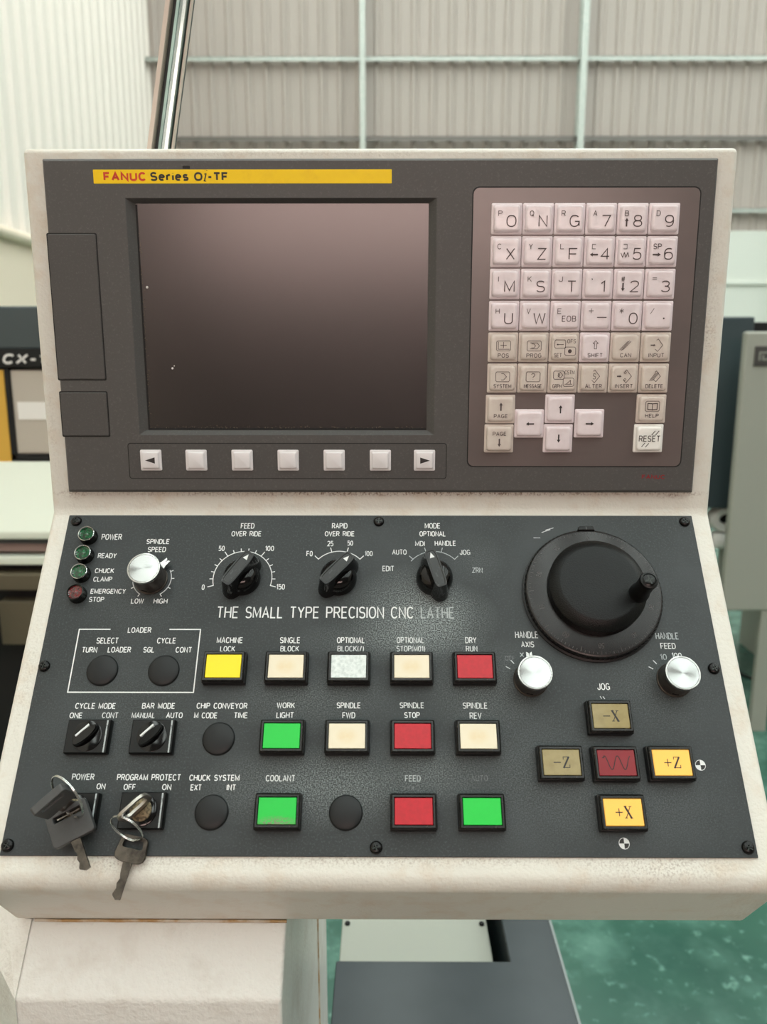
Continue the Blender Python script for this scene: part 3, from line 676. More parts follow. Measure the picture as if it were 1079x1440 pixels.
# ================================================================== OPERATOR PANEL (lower face)
t = thing('operator_panel', 'dark grey speckled steel plate with white printed lettering below the display', 'panel', onL(0, 0, 0))
obj('plate', MB().box(-201.3, 201.3, -202.4, 0, -1.5, 0).mesh('plate', 'panel_grey'), t, bevel=.4)
PRINT = ['print_white', 'print_used', 'print_faded', 'print_ghost']
TEXTS = [('POWER', -171.2, 17.7, 13.0, 4.1, 0), ('READY', -172.0, 30.5, 11.8, 3.5, 0), ('CHUCK', -172.0, 40.6, 12.1, 3.3, 0), ('CLAMP', -172.2, 46.3, 11.7, 3.3, 0), ('EMERGENCY', -167.5, 54.3, 21.8, 3.3, 0), ('STOP', -173.8, 59.6, 9.3, 3.2, 0), ('SPINDLE', -141.2, 20.6, 14.7, 3.5, 0), ('SPEED', -141.2, 26.2, 11.6, 3.6, 0), ('LOW', -148.5, 60.7, 7.8, 3.4, 0), ('HIGH', -134.3, 60.7, 8.6, 3.4, 0), ('FEED', -85.0, 9.7, 8.8, 3.9, 0), ('OVER RIDE', -85.3, 15.2, 19.2, 3.7, 0), ('50', -100.2, 25.4, 3.9, 3.6, 0), ('100', -69.8, 25.4, 5.7, 3.6, 0), ('0', -109.1, 51.7, 1.8, 3.6, 0), ('150', -61.2, 51.4, 5.3, 3.7, 0), ('RAPID', -25.8, 9.6, 10.0, 3.9, 0), ('OVER RIDE', -25.7, 15.1, 19.0, 3.6, 0), ('25', -31.4, 22.0, 3.9, 3.7, 0), ('50', -18.8, 21.6, 3.7, 3.5, 0), ('F0', -44.3, 29.0, 4.0, 3.7, 0), ('100', -7.0, 28.8, 5.1, 3.5, 1), ('MODE', 33.8, 9.5, 10.0, 3.9, 0), ('OPTIONAL', 33.7, 15.1, 16.8, 3.7, 0), ('MDI', 25.5, 21.9, 6.2, 3.6, 1), ('HANDLE', 41.6, 21.7, 13.5, 3.6, 0), ('AUTO', 12.4, 27.8, 9.2, 3.6, 1), ('JOG', 53.8, 27.9, 6.7, 3.6, 1), ('EDIT', 5.4, 39.1, 7.4, 3.7, 1), ('ZRN', 61.0, 40.1, 6.6, 3.6, 2), ('THE SMALL TYPE PRECISION CNC', -39.1, 70.0, 120.0, 7.6, 0), ('LATHE', 35.4, 70.0, 20.6, 7.5, 2), ('HANDLE', 88.4, 82.2, 13.9, 4.2, 1), ('AXIS', 88.5, 87.9, 7.8, 3.7, 1), ('OFF', 77.4, 96.0, 6.1, 3.0, 3), ('X', 84.6, 93.9, 2.6, 3.0, 2), ('HANDLE', 172.4, 82.8, 13.8, 4.2, 2), ('FEED', 172.0, 88.7, 9.1, 3.7, 1), ('10', 168.2, 95.4, 4.0, 3.6, 2), ('100', 176.2, 94.5, 6.0, 3.5, 1), ('JOG', 130.6, 113.3, 7.3, 4.0, 0), ('LOADER', -144.5, 79.3, 14.2, 3.5, 0), ('SELECT', -162.8, 86.0, 13.2, 3.7, 0), ('CYCLE', -127.4, 85.9, 11.3, 3.6, 0), ('TURN', -172.6, 91.6, 9.1, 3.5, 0), ('LOADER', -154.8, 91.5, 13.9, 3.5, 0), ('SGL', -137.2, 91.5, 6.7, 3.5, 0), ('CONT', -116.4, 91.5, 9.7, 3.5, 0), ('MACHINE', -89.5, 85.6, 15.6, 3.7, 0), ('LOCK', -90.3, 90.8, 9.0, 3.4, 0), ('CYCLE MODE', -163.4, 124.8, 23.4, 3.4, 0), ('ONE', -173.7, 130.2, 7.4, 3.3, 0), ('CONT', -154.1, 130.1, 9.4, 3.3, 1), ('BAR MODE', -127.0, 124.7, 19.1, 3.4, 0), ('MANUAL', -135.0, 130.1, 13.5, 3.3, 1), ('AUTO', -117.2, 130.0, 9.5, 3.3, 0), ('CHIP CONVEYOR', -90.4, 124.6, 29.3, 3.4, 0), ('M CODE', -99.2, 130.1, 13.4, 3.4, 0), ('TIME', -79.1, 130.0, 8.0, 3.4, 0), ('POWER', -163.6, 163.9, 12.4, 3.4, 0), ('ON', -152.9, 168.8, 4.9, 3.2, 0), ('PROGRAM PROTECT', -127.1, 164.1, 35.4, 3.4, 0), ('OFF', -137.0, 169.1, 6.7, 3.2, 0), ('ON', -116.6, 169.1, 5.1, 3.2, 0), ('CHUCK SYSTEM', -90.8, 164.2, 27.8, 3.3, 0), ('EXT', -100.4, 169.3, 6.1, 3.3, 0), ('INT', -81.0, 169.2, 5.1, 3.2, 0), ('SINGLE', -53.4, 85.6, 12.2, 3.8, 0), ('BLOCK', -53.3, 90.7, 11.2, 3.5, 0), ('OPTIONAL', -17.0, 85.5, 16.7, 3.7, 0), ('BLOCK(/)', -17.0, 90.6, 15.8, 3.5, 1), ('OPTIONAL', 18.7, 85.4, 16.6, 3.7, 1), ('STOP(M01)', 18.8, 90.6, 17.1, 3.5, 1), ('DRY', 54.8, 85.4, 6.7, 3.8, 1), ('RUN', 55.0, 90.5, 6.9, 3.5, 1), ('WORK', -53.6, 124.2, 10.5, 3.3, 0), ('LIGHT', -53.7, 129.9, 10.0, 3.5, 0), ('SPINDLE', -17.4, 124.2, 13.9, 3.4, 0), ('FWD', -17.2, 129.9, 7.4, 3.5, 0), ('SPINDLE', 19.0, 124.1, 14.1, 3.4, 1), ('STOP', 19.0, 129.7, 8.9, 3.4, 0), ('SPINDLE', 55.4, 124.3, 14.3, 3.6, 1), ('REV', 55.4, 130.1, 6.9, 3.7, 1), ('COOLANT', -54.2, 164.4, 16.3, 3.4, 1), ('FEED', 19.0, 164.3, 8.7, 3.4, 2), ('HOLD', 18.6, 169.1, 8.6, 3.0, 3), ('AUTO', 55.8, 164.0, 9.5, 3.2, 3)]
for s_, u, v, wd, h, wr in TEXTS:
    m = write(MB(), s_, u, -v, h, wd, .05, .82 if h > 6 else .5, gap=.24, space=.6)
    obj('lettering', m.flat('lettering', PRINT[wr]), t)
# scales
def arc(m, cx, cy, r, a0, a1, wd=.55, n=36):
    m.stroke([(cx+r*math.cos(math.radians(a0+(a1-a0)*i/n)), cy+r*math.sin(math.radians(a0+(a1-a0)*i/n))) for i in range(n+1)], wd, .05)
def tick(m, cx, cy, r0, r1, a, wd=.55):
    c, s_ = math.cos(math.radians(a)), math.sin(math.radians(a)); m.stroke([(cx+r0*c, cy+r0*s_), (cx+r1*c, cy+r1*s_)], wd, .05)
m = MB(); arc(m, -85.3, -44, 18.3, 195, -15, n=60)
for i in range(16): tick(m, -85.3, -44, 18.3, 21.8 if i % 5 == 0 else 20.3, 195-14*i)
obj('scale', m.flat('scale', 'print_white'), t)
m = MB(); arc(m, -25.5, -44, 18.5, 135, 45)
for a in (135, 105, 75, 45): tick(m, -25.5, -44, 18.5, 21.6, a)
obj('scale', m.flat('scale', 'print_white'), t)
m = MB(); arc(m, 34, -44, 18.5, 140, 45, .5)
for a in (135, 105, 75, 45): tick(m, 34, -44, 18.5, 21.6, a, .5)
obj('scale', m.flat('scale', 'print_faded'), t)
m = MB(); arc(m, -141.5, -44.3, 11.9, 190, 238); arc(m, -141.5, -44.3, 11.9, -58, 28)
for a in (238, 208, -58, -28, 1, 24): tick(m, -141.5, -44.3, 11.9, 13.6, a)
obj('scale', m.flat('scale', 'print_white'), t)
m = MB()
for c in (88.2, 172.2):
    for a in (150, 132): tick(m, c, -107.3, 13, 15.5, a, .5)
obj('scale', m.flat('scale', 'print_used'), t)
# loader frame
m = MB().stroke([(-162.4, -77.1), (-181, -77.1), (-181, -115.2), (-107.8, -115.2), (-107.8, -77.1), (-126.3, -77.1)], .7, .05)
obj('printed_frame', m.flat('printed_frame', 'print_white'), t)
# quartered reference symbols
for u, v in ((179.0, 155.2), (131.2, 195.5)):
    m = MB(); n = 32; r = 2.9
    m.add([(u+r*math.cos(2*math.pi*i/n), -v+r*math.sin(2*math.pi*i/n), .05) for i in range(n)], [tuple(range(n))], 0)
    for a0 in (90, 270):
        P = [(u, -v, .08)] + [(u+2.6*math.cos(math.radians(a0+a)), -v+2.6*math.sin(math.radians(a0+a)), .08) for a in range(0, 91, 15)]
        m.add(P, [tuple(range(len(P)))], 1)
    obj('reference_symbol', m.flat('reference_symbol', ['print_white', 'label_black']), t)
# scratches
for P in ([(103.5,-12.2),(109,-10.2)], [(106,-10.6),(111,-9)], [(98,-16),(102,-16)], [(95.4,-31),(96.4,-33)], [(128,-117),(128.6,-118.2)], [(129.6,-117.2),(130.4,-118.4)], [(8.4,-139),(11.8,-138.2)]):
    obj('scratch', MB().stroke(P, .4, .06).flat('scratch', 'print_used'), t)
# panel screws
def screw_mesh():
    m = MB(); m.lathe([(3.4, 0), (3.4, .7), (2.9, 1.5), (2.0, 1.9), (1.2, 1.95)], 22, cap1=False)
    m.lathe([(1.2, 1.95), (.6, .9)], 22, cap0=False); return m.mesh('screw', 'screw_black', 40)
scm = screw_mesh()
xm = MB()
for a in (45, -45):
    c, s_ = math.cos(math.radians(a)), math.sin(math.radians(a))
    xm.stroke([(-1.9*c, -1.9*s_), (1.9*c, 1.9*s_)], .6, 2.02)
cross = xm.flat('cross_slot', 'lamp_holder')
for i, (u, v) in enumerate([(-195.8, 4.6), (-.7, 4.6), (195.8, 4.6), (-197.6, 99.9), (196.6, 100.6), (-197.8, 197.4), (-1.1, 197.9), (196.6, 197.4)]):
    o = obj('screw', scm, t, loc=(u, -v, 0)); o.rotation_euler.z = i*.7
    obj('cross_slot', cross, o)

# ------------------------------------------------------------------ blanking plugs
m = MB().lathe([(9.2, -.5), (9.2, .5), (8.9, 1.1), (8.2, 1.5), (6.0, 2.0), (3, 2.3), (.5, 2.4)], 40)
me = m.mesh('blanking_plug', 'plug_plastic', 35)
for u, v, l in [(-162.8, 102.4, 'round black blanking plug under TURN and LOADER lettering'), (-126.6, 102.4, 'round black blanking plug under SGL and CONT lettering'), (-90.5, 141.5, 'round black blanking plug under CHIP CONVEYOR lettering'),
                (-90.5, 180.5, 'round black blanking plug under CHUCK SYSTEM lettering'), (-17.6, 180.5, 'round black blanking plug between COOLANT and FEED buttons')]:
    thing('blanking_plug', l, 'plug', onL(u, v), 'round black blanking plugs', me=me)

# ------------------------------------------------------------------ pilot lamps
hold = MB().lathe([(5.6, -.3), (5.6, 1.2), (5.1, 2.0), (5.0, 5.4)], 32, cap1=False).mesh('holder', 'lamp_holder', 35)
rim = MB().lathe([(5.0, 5.3), (5.05, 5.9), (4.75, 6.1), (4.45, 5.9), (4.4, 5.0)], 32, cap0=False, cap1=False).mesh('rim', 'chrome', 60)
rimd = MB().lathe([(5.0, 5.3), (5.05, 5.9), (4.75, 6.1), (4.45, 5.9), (4.4, 5.0)], 32, cap0=False, cap1=False).mesh('rim', 'lamp_holder', 60)
def lamp_lens(m_): return MB().lathe([(4.5, 4.6), (4.3, 5.0), (3.2, 4.2), (1.9, 3.5), (1.5, 4.3), (.8, 4.9), (.1, 5.0)], 32).mesh('lens', m_, 50)
lg, lr = lamp_lens('glass_green'), lamp_lens('glass_red')
for v, l, r_ in [(15.9, 'green pilot lamp beside POWER, topmost of the lamp column', 0), (28.9, 'green pilot lamp beside READY, second in the column', 0), (41.6, 'green pilot lamp beside CHUCK CLAMP, third in the column', 0), (55.2, 'red pilot lamp beside EMERGENCY STOP, lowest of the lamp column', 1)]:
    p = thing('pilot_lamp', l, 'lamp', onL(-185.7, v), 'round pilot lamps in a column')
    obj('holder', hold, p); obj('rim', rimd if r_ else rim, p); obj('lens', lr if r_ else lg, p)

# ------------------------------------------------------------------ aluminium knobs
def alu_knob(u, v, h, ang, label):
    p = thing('aluminium_knob', label, 'knob', onL(u, v), 'aluminium-topped rotary knobs')
    obj('skirt', MB().lathe([(10.2, -.2), (10.2, 1.2), (9.7, 1.6), (9.5, h-2.2)], 40).mesh('skirt', 'knob_skirt', 40), p)
    obj('cap', MB().lathe([(9.5, h-2.2), (9.9, h-2.0), (10.0, h-.6), (9.8, h-.1), (9.3, h), (8.9, h), (8.8, h-.5), (8.5, h-.5)], 48).mesh('cap', 'alu_rim', 40), p)
    obj('spun_face', MB().lathe([(8.8, h-.5), (8.7, h-.1), (5, h-.05), (.01, h-.1)], 64).mesh('spun_face', 'alu_spun', 40), p)
    ptr = MB().prism([(7, -3.2), (11.5, -1.9), (15.4, -1.6), (14.6, -.3), (12.6, 0), (14.6, .3), (15.4, 1.6), (11.5, 1.9), (7, 3.2)], 3.2, 4.6)
    obj('pointer', ptr.mesh('pointer', 'alu_rim'), p, rot=(0, 0, math.radians(ang)))
    obj('set_screw', MB().box(-1.8, 1.8, -9.75, -9.3, 3.6, 4.8).mesh('set_screw', 'gap_black'), p, rot=(0, 0, math.radians(-12)))
alu_knob(-141.9, 44.6, 18, 48, 'tall aluminium-topped knob under SPINDLE SPEED at upper left')
alu_knob(88.6, 107.3, 16, 92, 'aluminium-topped knob under HANDLE AXIS, left of the JOG buttons')
alu_knob(172.2, 107.4, 16, 45, 'aluminium-topped knob under HANDLE FEED, near the right edge')

# ------------------------------------------------------------------ black pointer switches
def sup(a, b, z, e, n=48):
    out = []
    for i in range(n):
        th = 2*math.pi*i/n; c, s_ = math.cos(th), math.sin(th)
        out.append((a*math.copysign(abs(c)**(2/e), c), b*math.copysign(abs(s_)**(2/e), s_), z))
    return out
def pointer_switch(u, v, ang, label):
    p = thing('rotary_switch', label, 'switch', onL(u, v), 'black pointer rotary switches')
    r_ = math.radians(ang)
    obj('skirt', MB().lathe([(11.4, -.2), (11.4, 2.5), (11.0, 5.0), (9.6, 8.2), (7.5, 10.2), (4, 11.0)], 44).mesh('skirt', 'black_gloss', 50), p, rot=(0, 0, r_))
    m = MB().loft([sup(15.6, 6.6, 0, 2.6), sup(15.4, 6.4, 3.0, 2.8), sup(14.0, 5.0, 9.0, 3.4), sup(12.8, 4.1, 15, 4.5), sup(12.4, 3.8, 17.4, 5)])
    obj('grip', m.mesh('grip', 'black_gloss', 45), p, rot=(0, 0, r_))
    m = MB().loft([sup(12.4, 3.8, 17.3, 5), sup(12.3, 3.7, 17.9, 5), sup(11.5, 2.9, 17.9, 5), sup(11.2, 2.6, 17.6, 5)], cap0=False)
    obj('grip_top', m.mesh('grip_top', 'grip_edge', 30), p, rot=(0, 0, r_))
    m = MB().add([(10.4, 0, 17.75), (6.8, 1.5, 17.75), (6.8, -1.5, 17.75)], [(0, 1, 2)])
    obj('white_arrow', m.flat('white_arrow', 'print_white'), p, rot=(0, 0, math.radians(ang)), label='white arrow mark')
pointer_switch(-85.3, 44, 55, 'black pointer switch inside the FEED OVER RIDE scale')
pointer_switch(-25.5, 44, 47, 'black pointer switch under RAPID OVER RIDE')
pointer_switch(34, 44, 107, 'black pointer switch under MODE OPTIONAL')

# ------------------------------------------------------------------ square selector switches
def selector(u, v, label):
    p = thing('selector_switch', label, 'switch', onL(u, v), 'square two-position selector switches')
    obj('housing', MB().rr([(12.2, 9.4, .6, -.2), (12.2, 9.4, .6, 3.6), (11.6, 8.8, .6, 4.4)]).mesh('housing', 'black_plastic', 40), p)
    obj('dial_recess', MB().lathe([(8.4, 4.3), (8.4, 4.8), (7.7, 5.0)], 36).mesh('dial_recess', 'black_gloss', 40), p)
    m = MB().loft([sup(8.2, 3.4, 4.6, 2.0), sup(8.0, 3.0, 8.0, 2.0), sup(7.4, 2.2, 9.4, 2.0)])
    obj('grip', m.mesh('grip', 'black_gloss', 40), p, rot=(0, 0, math.radians(44)))
    m = MB().box(-4.6, 4.6, 4.0, 5.0, 4.6, 5.3); obj('white_line', m.mesh('white_line', 'print_white'), p, rot=(0, 0, math.radians(44)), label='white position line')
    obj('edge_strip', MB().box(9.9, 10.7, -8.9, 8.9, 4.2, 4.62).mesh('edge_strip', 'print_faded'), p)  # grey bar drawn as the specular line along the housing edge
selector(-163.6, 141, 'square black selector switch under CYCLE MODE')
selector(-127.2, 141, 'square black selector switch under BAR MODE')

# ------------------------------------------------------------------ illuminated push buttons
HB = MB().rr([(12.6, 9.4, .8, -.2), (12.6, 9.4, .8, 4.6), (12.2, 9.0, .8, 5.0)]).mesh('housing', 'black_plastic', 40)
m = MB().rr([(12.0, 8.8, .5, 4.8), (11.9, 8.7, .5, 7.4), (11.4, 8.2, .5, 8.0), (10.5, 7.2, .3, 8.0), (10.3, 6.9, .3, 7.0)], cap0=False, cap1=False)
RM = m.mesh('rim', 'cap_rim', 35)
LM = {}
def push_button(u, v, m_, label, mark=None):
    p = thing('push_button', label, 'button', onL(u, v), 'rectangular illuminated push buttons')
    obj('housing', HB, p); obj('rim', RM, p)
    if m_ not in LM: LM[m_] = MB().rr([(10.25, 6.85, .3, 6.2), (10.2, 6.8, .3, 7.35), (10.0, 6.6, .3, 7.6)]).mesh('lens', m_)
    l = obj('lens', LM[m_], p)
    if mark == 'wave':
        P = [(-7.6+.3*i, 3.6*math.cos((i-4)/50*2*math.pi*2.1+.1) if i > 2 else 2.6) for i in range(51)]
        mm = MB().stroke(P, .45, 7.65)
    elif mark:
        mm = MB(); s_ = mark[0]
        mm.stroke([(-4.2, -.1), (-.6, -.1)], .5, 7.65)
        if s_ == '+': mm.stroke([(-2.4, -1.9), (-2.4, 1.8)], .45, 7.65)
        if mark[1] == 'X':
            mm.stroke([(1.0, 2.8), (3.9, -2.9)], 1.0, 7.65).stroke([(3.7, 2.8), (1.1, -2.9)], .4, 7.66)
            for x, y in ((1.1, 2.85), (3.7, 2.85), (1.1, -2.9), (3.9, -2.9)): mm.stroke([(x-.7, y), (x+.7, y)], .35, 7.67)
        else:
            mm.stroke([(4.0, 2.7), (1.0, -2.8)], .9, 7.65).stroke([(1.0, 2.8), (4.1, 2.8)], .4, 7.66).stroke([(.9, -2.8), (4.3, -2.8)], .4, 7.66)
            mm.stroke([(1.05, 2.8), (1.0, 1.6)], .35, 7.67).stroke([(4.3, -2.8), (4.4, -1.4)], .35, 7.67)
    if mark: obj('mark', mm.flat('mark', 'label_black'), l)
C = [-90.3, -54.0, -17.6, 19.0, 55.6]; R_ = [101.6, 141.1, 180.4]
for c, r, m_, l in [(0, 0, 'lens_yellow', 'yellow push button under MACHINE LOCK'), (1, 0, 'lens_cream', 'cream push button under SINGLE BLOCK'), (2, 0, 'lens_white', 'cool white push button under OPTIONAL BLOCK'),
                    (3, 0, 'lens_cream', 'cream push button under OPTIONAL STOP'), (4, 0, 'lens_red', 'red push button under DRY RUN'), (1, 1, 'lens_green', 'green push button under WORK LIGHT'),
                    (2, 1, 'lens_cream', 'cream push button under SPINDLE FWD'), (3, 1, 'lens_red', 'red push button under SPINDLE STOP'), (4, 1, 'lens_cream', 'cream push button under SPINDLE REV'),
                    (1, 2, 'lens_green_dirty', 'green push button under COOLANT with grimy lower edge'), (3, 2, 'lens_red', 'red push button under worn FEED lettering, bottom row'), (4, 2, 'lens_green', 'green push button at the right end of the bottom row')]:
    push_button(C[c], R_[r], m_, l)
push_button(130.6, 129.8, 'lens_olive', 'dull olive push button marked -X, top of the JOG cross', '-X')
push_button(100.4, 155.0, 'lens_olive', 'dull olive push button marked -Z, left of the JOG cross', '-Z')
push_button(130.6, 155.2, 'lens_dark_red', 'dark red push button with a wave mark, centre of the JOG cross', 'wave')
push_button(160.9, 155.0, 'lens_amber', 'lit amber push button marked +Z, right of the JOG cross', '+Z')
push_button(130.9, 180.6, 'lens_amber', 'lit amber push button marked +X, bottom of the JOG cross', '+X')

# ------------------------------------------------------------------ handwheel
p = thing('handwheel', 'large black pulse handwheel with a crank knob at the upper right', 'handwheel', onL(130.3, 54.6))
n = 180; rings = []
for r, z, kn in [(42.6, -.2, 0), (42.6, 1.2, 0), (41.2, 1.6, 0), (41.2, 2.2, .0), (41.8, 2.6, .5), (41.8, 5.2, .5), (41.0, 5.9, .3)]:
    rings.append([((r-(kn if i % 2 else 0))*math.cos(2*math.pi*i/n), (r-(kn if i % 2 else 0))*math.sin(2*math.pi*i/n), z) for i in range(n)])
obj('knurled_ring', MB().loft(rings).mesh('knurled_ring', 'knurl_black'), p)
obj('dial', MB().lathe([(41.0, 5.8), (40.4, 6.2), (39.6, 6.3), (28.5, 9.0), (27, 9.0)], 96, cap1=False).mesh('dial', 'dial_dark', 30), p)
m = MB()
def cone(r): return 6.3+(39.6-r)/11.1*2.7+.06
for i in range(100):
    a = 2*math.pi*i/100; r0, r1 = 39.4, (36.6 if i % 10 == 0 else 37.6 if i % 5 == 0 else 38.2); c, s_ = math.cos(a), math.sin(a); w_ = .16
    m.add([(r0*c-w_*s_, r0*s_+w_*c, cone(r0)), (r0*c+w_*s_, r0*s_-w_*c, cone(r0)), (r1*c+w_*s_, r1*s_-w_*c, cone(r1)), (r1*c-w_*s_, r1*s_+w_*c, cone(r1))], [(0,1,2,3)])
obj('tick_marks', m.flat('tick_marks', 'dial_print'), p, kind='stuff')
for k in range(10):
    a = math.pi/2 - 2*math.pi*k/10
    m = write(MB(), str(k*10), 0, 0, 3.0, 3.4 if k else 1.7, 0, .34)
    m.v = [((33+y)*math.cos(a)+x*math.sin(a), (33+y)*math.sin(a)-x*math.cos(a), cone(33+y)) for x, y, z in m.v]; obj('dial_number', m.flat('dial_number', 'dial_print'), p)
obj('hub', MB().lathe([(28.2, 8.8), (29.2, 10), (29.2, 16.2), (28.7, 17.0), (23.6, 20.2), (22.6, 20.4), (10, 20.4), (.01, 20.4)], 80).mesh('hub', 'wheel_black', 28), p)
m = MB().prism([(-5.6, 40.8), (-4.4, 43.8), (4.4, 43.8), (5.6, 40.8)], 0, 7.0); o = obj('index_tab', m.mesh('index_tab', 'black_plastic'), p, bevel=.6)
obj('index_mark', MB().box(-.25, .25, 41.2, 43.2, 6.9, 7.08).mesh('index_mark', 'dial_print'), o)
kx, ky = 22.3, -6.5
ck = obj('crank_knob', MB().lathe([(5.9, 19.8), (5.9, 22), (5.2, 24.5), (4.9, 30), (5.0, 37.5), (5.3, 39.6), (4.9, 40.8), (3.9, 41.2), (3.8, 40.4)], 36, kx, ky).mesh('crank_knob', 'black_plastic', 35), p)
o = obj('crank_screw', MB().lathe([(3.6, 40.0), (3.6, 40.9), (2.7, 41.4), (1.0, 41.5)], 24, kx, ky).mesh('crank_screw', 'screw_black', 40), ck)
m = MB()
for a in (20, 110):
    c, s_ = math.cos(math.radians(a)), math.sin(math.radians(a)); m.stroke([(kx-2.4*c, ky-2.4*s_), (kx+2.4*c, ky+2.4*s_)], .8, 41.55)
obj('cross_mark', m.flat('cross_mark', 'lamp_holder'), ck)

# ------------------------------------------------------------------ key locks and keys
def key_lock(u, v, slot, label):
    p = thing('key_switch', label, 'lock', onL(u, v), 'square key switches')
    obj('housing', MB().rr([(12.2, 9.4, .6, -.2), (12.2, 9.4, .6, 3.6), (11.6, 8.8, .6, 4.4)]).mesh('housing', 'black_plastic', 40), p)
    obj('collar', MB().lathe([(8.4, 4.3), (8.2, 5.4), (7.0, 5.8)], 36).mesh('collar', 'black_gloss', 40), p)
    obj('lock_cylinder', MB().lathe([(5.9, 5.2), (5.9, 6.4), (5.5, 6.7)], 32).mesh('lock_cylinder', 'lock_brass', 40), p)
    obj('key_slot', MB().box(-3.9, 3.9, -.7, .7, 6.6, 6.78).mesh('key_slot', 'gap_black'), p, rot=(0, 0, slot))
    obj('edge_strip', MB().box(9.9, 10.7, -8.9, 8.9, 4.2, 4.62).mesh('edge_strip', 'print_faded'), p)  # same painted specular line as on the selector switches
SL = math.radians(44)
key_lock(-163.6, 180.4, SL, 'square key switch under POWER, mostly hidden by the black key')
key_lock(-127.4, 180.0, SL, 'square key switch with brass face under PROGRAM PROTECT')
# key standing in the right lock, its plane along the slot and out of the panel
def rot_slot(u, v): return onL(u, v) @ Matrix.Rotation(SL, 4, 'Z') @ Matrix.Rotation(math.pi/2, 4, 'X')   # local x along slot, y out of panel
def bow(wd, h0, h1, r, z0, z1, hole=None):
    """flat key bow as a plate with an optional slot hole"""
    m = MB(); n = 6; cx = 0; cy = (h0+h1)/2; hh = (h1-h0)/2
    def ring(hw, hh_, r_, cx_, cy_, z):
        out = []
        for q, (sx, sy) in enumerate([(1,1),(-1,1),(-1,-1),(1,-1)]):
            for k in range(n):
                a = math.pi/2*(q+k/(n-1)); out.append((cx_+sx*(hw-r_)+r_*math.cos(a), cy_+sy*(hh_-r_)+r_*math.sin(a), z))
        return out
    if hole is None: m.loft([ring(wd/2, hh, r, cx, cy, z0), ring(wd/2, hh, r, cx, cy, z1)])
    else:
        hx, hy, hw, hhh, hr = hole
        m.loft([ring(hw, hhh, hr, hx, hy, z0), ring(wd/2, hh, r, cx, cy, z0), ring(wd/2, hh, r, cx, cy, z1), ring(hw, hhh, hr, hx, hy, z1), ring(hw, hhh, hr, hx, hy, z0)], False, False)
    return m
def blade(m, w_, y0, y1, z0, z1, side=1):
    L_ = y1-y0; P = [(w_/2*side, y0), (w_/2*side, y1+abs(L_)*.02), (0, y1), (-w_/2*side, y1+abs(L_)*.10)]
    if L_ > 0: P = [(w_/2*side, y0), (w_/2*side, y1-1), (.2*side, y1), (-w_/2*side, y1-2.2)]
    k = 6; cuts = [0, .9, .3, 1.2, .5, .2, 0]
    for i in range(k+1):
        f = 1-(i+.6)/(k+1.2); y = y0+L_*f*.92; P.append((side*(-w_/2+cuts[i]), y))
    P.append((-w_/2*side, y0)); m.prism(P, z0, z1); return m
k1 = thing('lock_key', 'metal key standing in the PROGRAM PROTECT lock, bow edge-on', 'key', rot_slot(-127.4, 180.0))
obj('bow', bow(18, 8, 27, 5, -.75, .75, (0, 19, 6.8, 5.6, 3.4)).mesh('bow', 'key_rim', 40), k1)
obj('blade', MB().box(-3.4, 3.4, 6.4, 8.6, -.8, .8).mesh('blade', 'key_steel'), k1)
k2 = thing('power_key', 'black-headed key standing in the POWER lock, pointing up left', 'key', rot_slot(-165.0, 178.6))
obj('bow', bow(18.5, 20, 40, 1.6, -2.1, 2.1, (0, 35.5, 6, 1.6, 1.0)).mesh('bow', 'key_head_black', 40), k2, bevel=.5)
obj('blade', MB().box(-3.4, 3.4, 6.4, 20.5, -.9, .9).mesh('blade', 'key_steel'), k2)
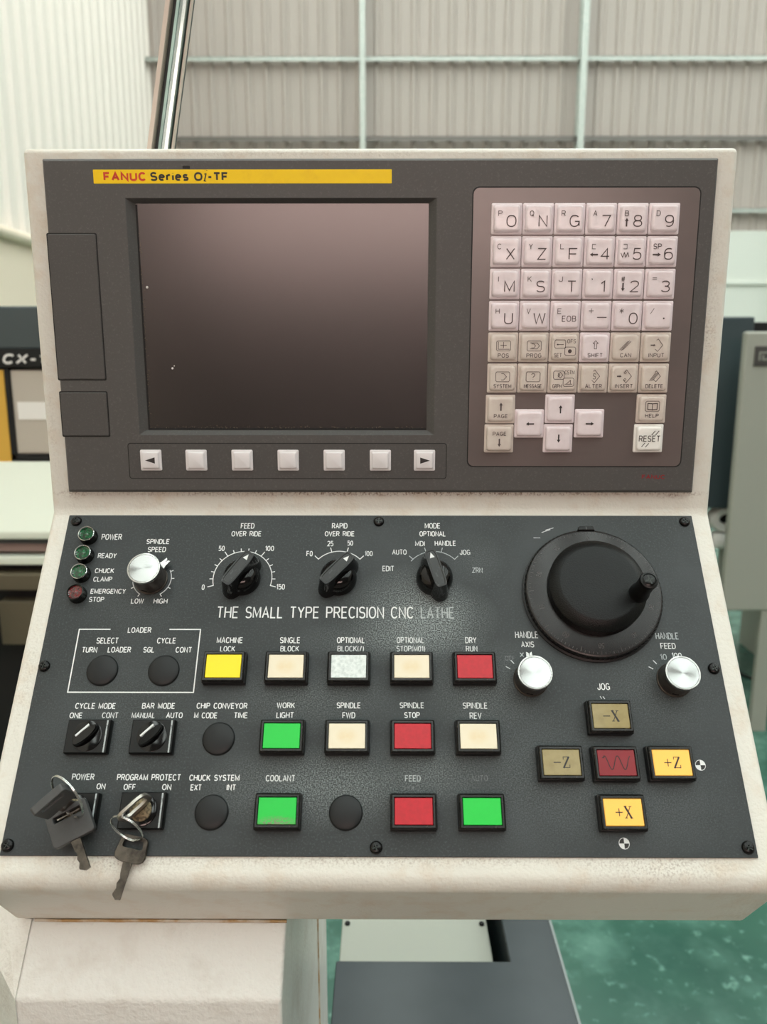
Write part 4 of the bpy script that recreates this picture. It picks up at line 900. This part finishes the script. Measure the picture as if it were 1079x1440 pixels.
# hanging keys lie on the slope of the panel
def flat_key(name, u, v, h, ang, label, black):
    k = thing(name, label, 'key', onL(u, v, h) @ Matrix.Rotation(ang, 4, 'Z'))
    if black:
        obj('bow', bow(22, -13.5, 4.5, 1.8, -2.2, 2.2, (0, .2, 7.4, 1.5, .8)).mesh('bow', 'key_head_black', 40), k, bevel=.6)
        obj('blade', blade(MB(), 5.0, -13, -30, -.9, .9).mesh('blade', 'key_steel'), k)
        obj('inset', MB().box(-5.5, 6.5, -.2, .4, -1.0, 1.4).mesh('inset', 'key_rim'), k)
    else:
        m = MB(); n = 28
        out = [(-7.4,3.2),(-6.4,4.6),(-4.6,5.2),(4.6,5.2),(6.4,4.6),(7.4,3.2),(8.4,-4.6),(7.8,-6.6),(6.2,-7.6),(3.4,-8.2),(-3.4,-8.2),(-6.2,-7.6),(-7.8,-6.6),(-8.4,-4.6)]
        inn = [(-5.4,1.6),(-5.2,2.8),(-4.4,3.2),(4.4,3.2),(5.2,2.8),(5.4,1.6),(5.6,-.2),(5.2,-1.0),(4.6,-1.2),(3.0,-1.2),(-3.0,-1.2),(-4.6,-1.2),(-5.2,-1.0),(-5.6,-.2)]
        m.loft([[(x, y, -.9) for x, y in inn], [(x, y, -.9) for x, y in out], [(x, y, .7) for x, y in out], [(x*.97, y*.97, 1.0) for x, y in out], [(x, y, 1.0) for x, y in inn], [(x, y, -.9) for x, y in inn]], False, False)
        obj('bow', m.mesh('bow', 'key_steel', 40), k)
        obj('blade', blade(MB(), 4.6, -7.5, -26, -.8, .8).mesh('blade', 'key_steel'), k)
    return k
flat_key('black_key', -164.6, 183.2, 9.5, math.radians(28), 'black-headed key hanging from the ring below POWER', True)
flat_key('spare_key', -129.8, 197.8, 3.0, math.radians(-12), 'dark metal key hanging below PROGRAM PROTECT over the panel edge', False)
def key_ring(top, bot, mix, label):
    """ring through two points (u, v, height); mix turns it about that axis"""
    a_ = Vector((top[0], -top[1], top[2])); b_ = Vector((bot[0], -bot[1], bot[2])); c = (a_+b_)/2; r = (b_-a_).length/2
    d = (b_-a_).normalized(); w1 = d.cross(Vector((.3, -.09, .95))).normalized(); w2 = d.cross(w1)
    e = w1*math.cos(math.radians(mix)) + w2*math.sin(math.radians(mix)); nn = d.cross(e)
    m = MB(); n = 44; P = []
    for i in range(2*n+1):
        t_ = 2*math.pi*i/n; P.append(tuple(d*r*math.cos(t_) + e*r*.86*math.sin(t_) + nn*(-.55+1.1*i/(2*n))))
    m.tube(P, .42, 8)
    return thing('key_ring', label, 'ring', PL @ Matrix.Translation(c*S), me=m.mesh('key_ring', 'chrome', 60))
key_ring((-134.4, 184.6, 21), (-128.8, 195, 4.5), 58, 'split ring linking the two keys at PROGRAM PROTECT')
key_ring((-160.5, 168.5, 34), (-163.5, 182.5, 10), 55, 'split ring linking the two black-headed keys at POWER')
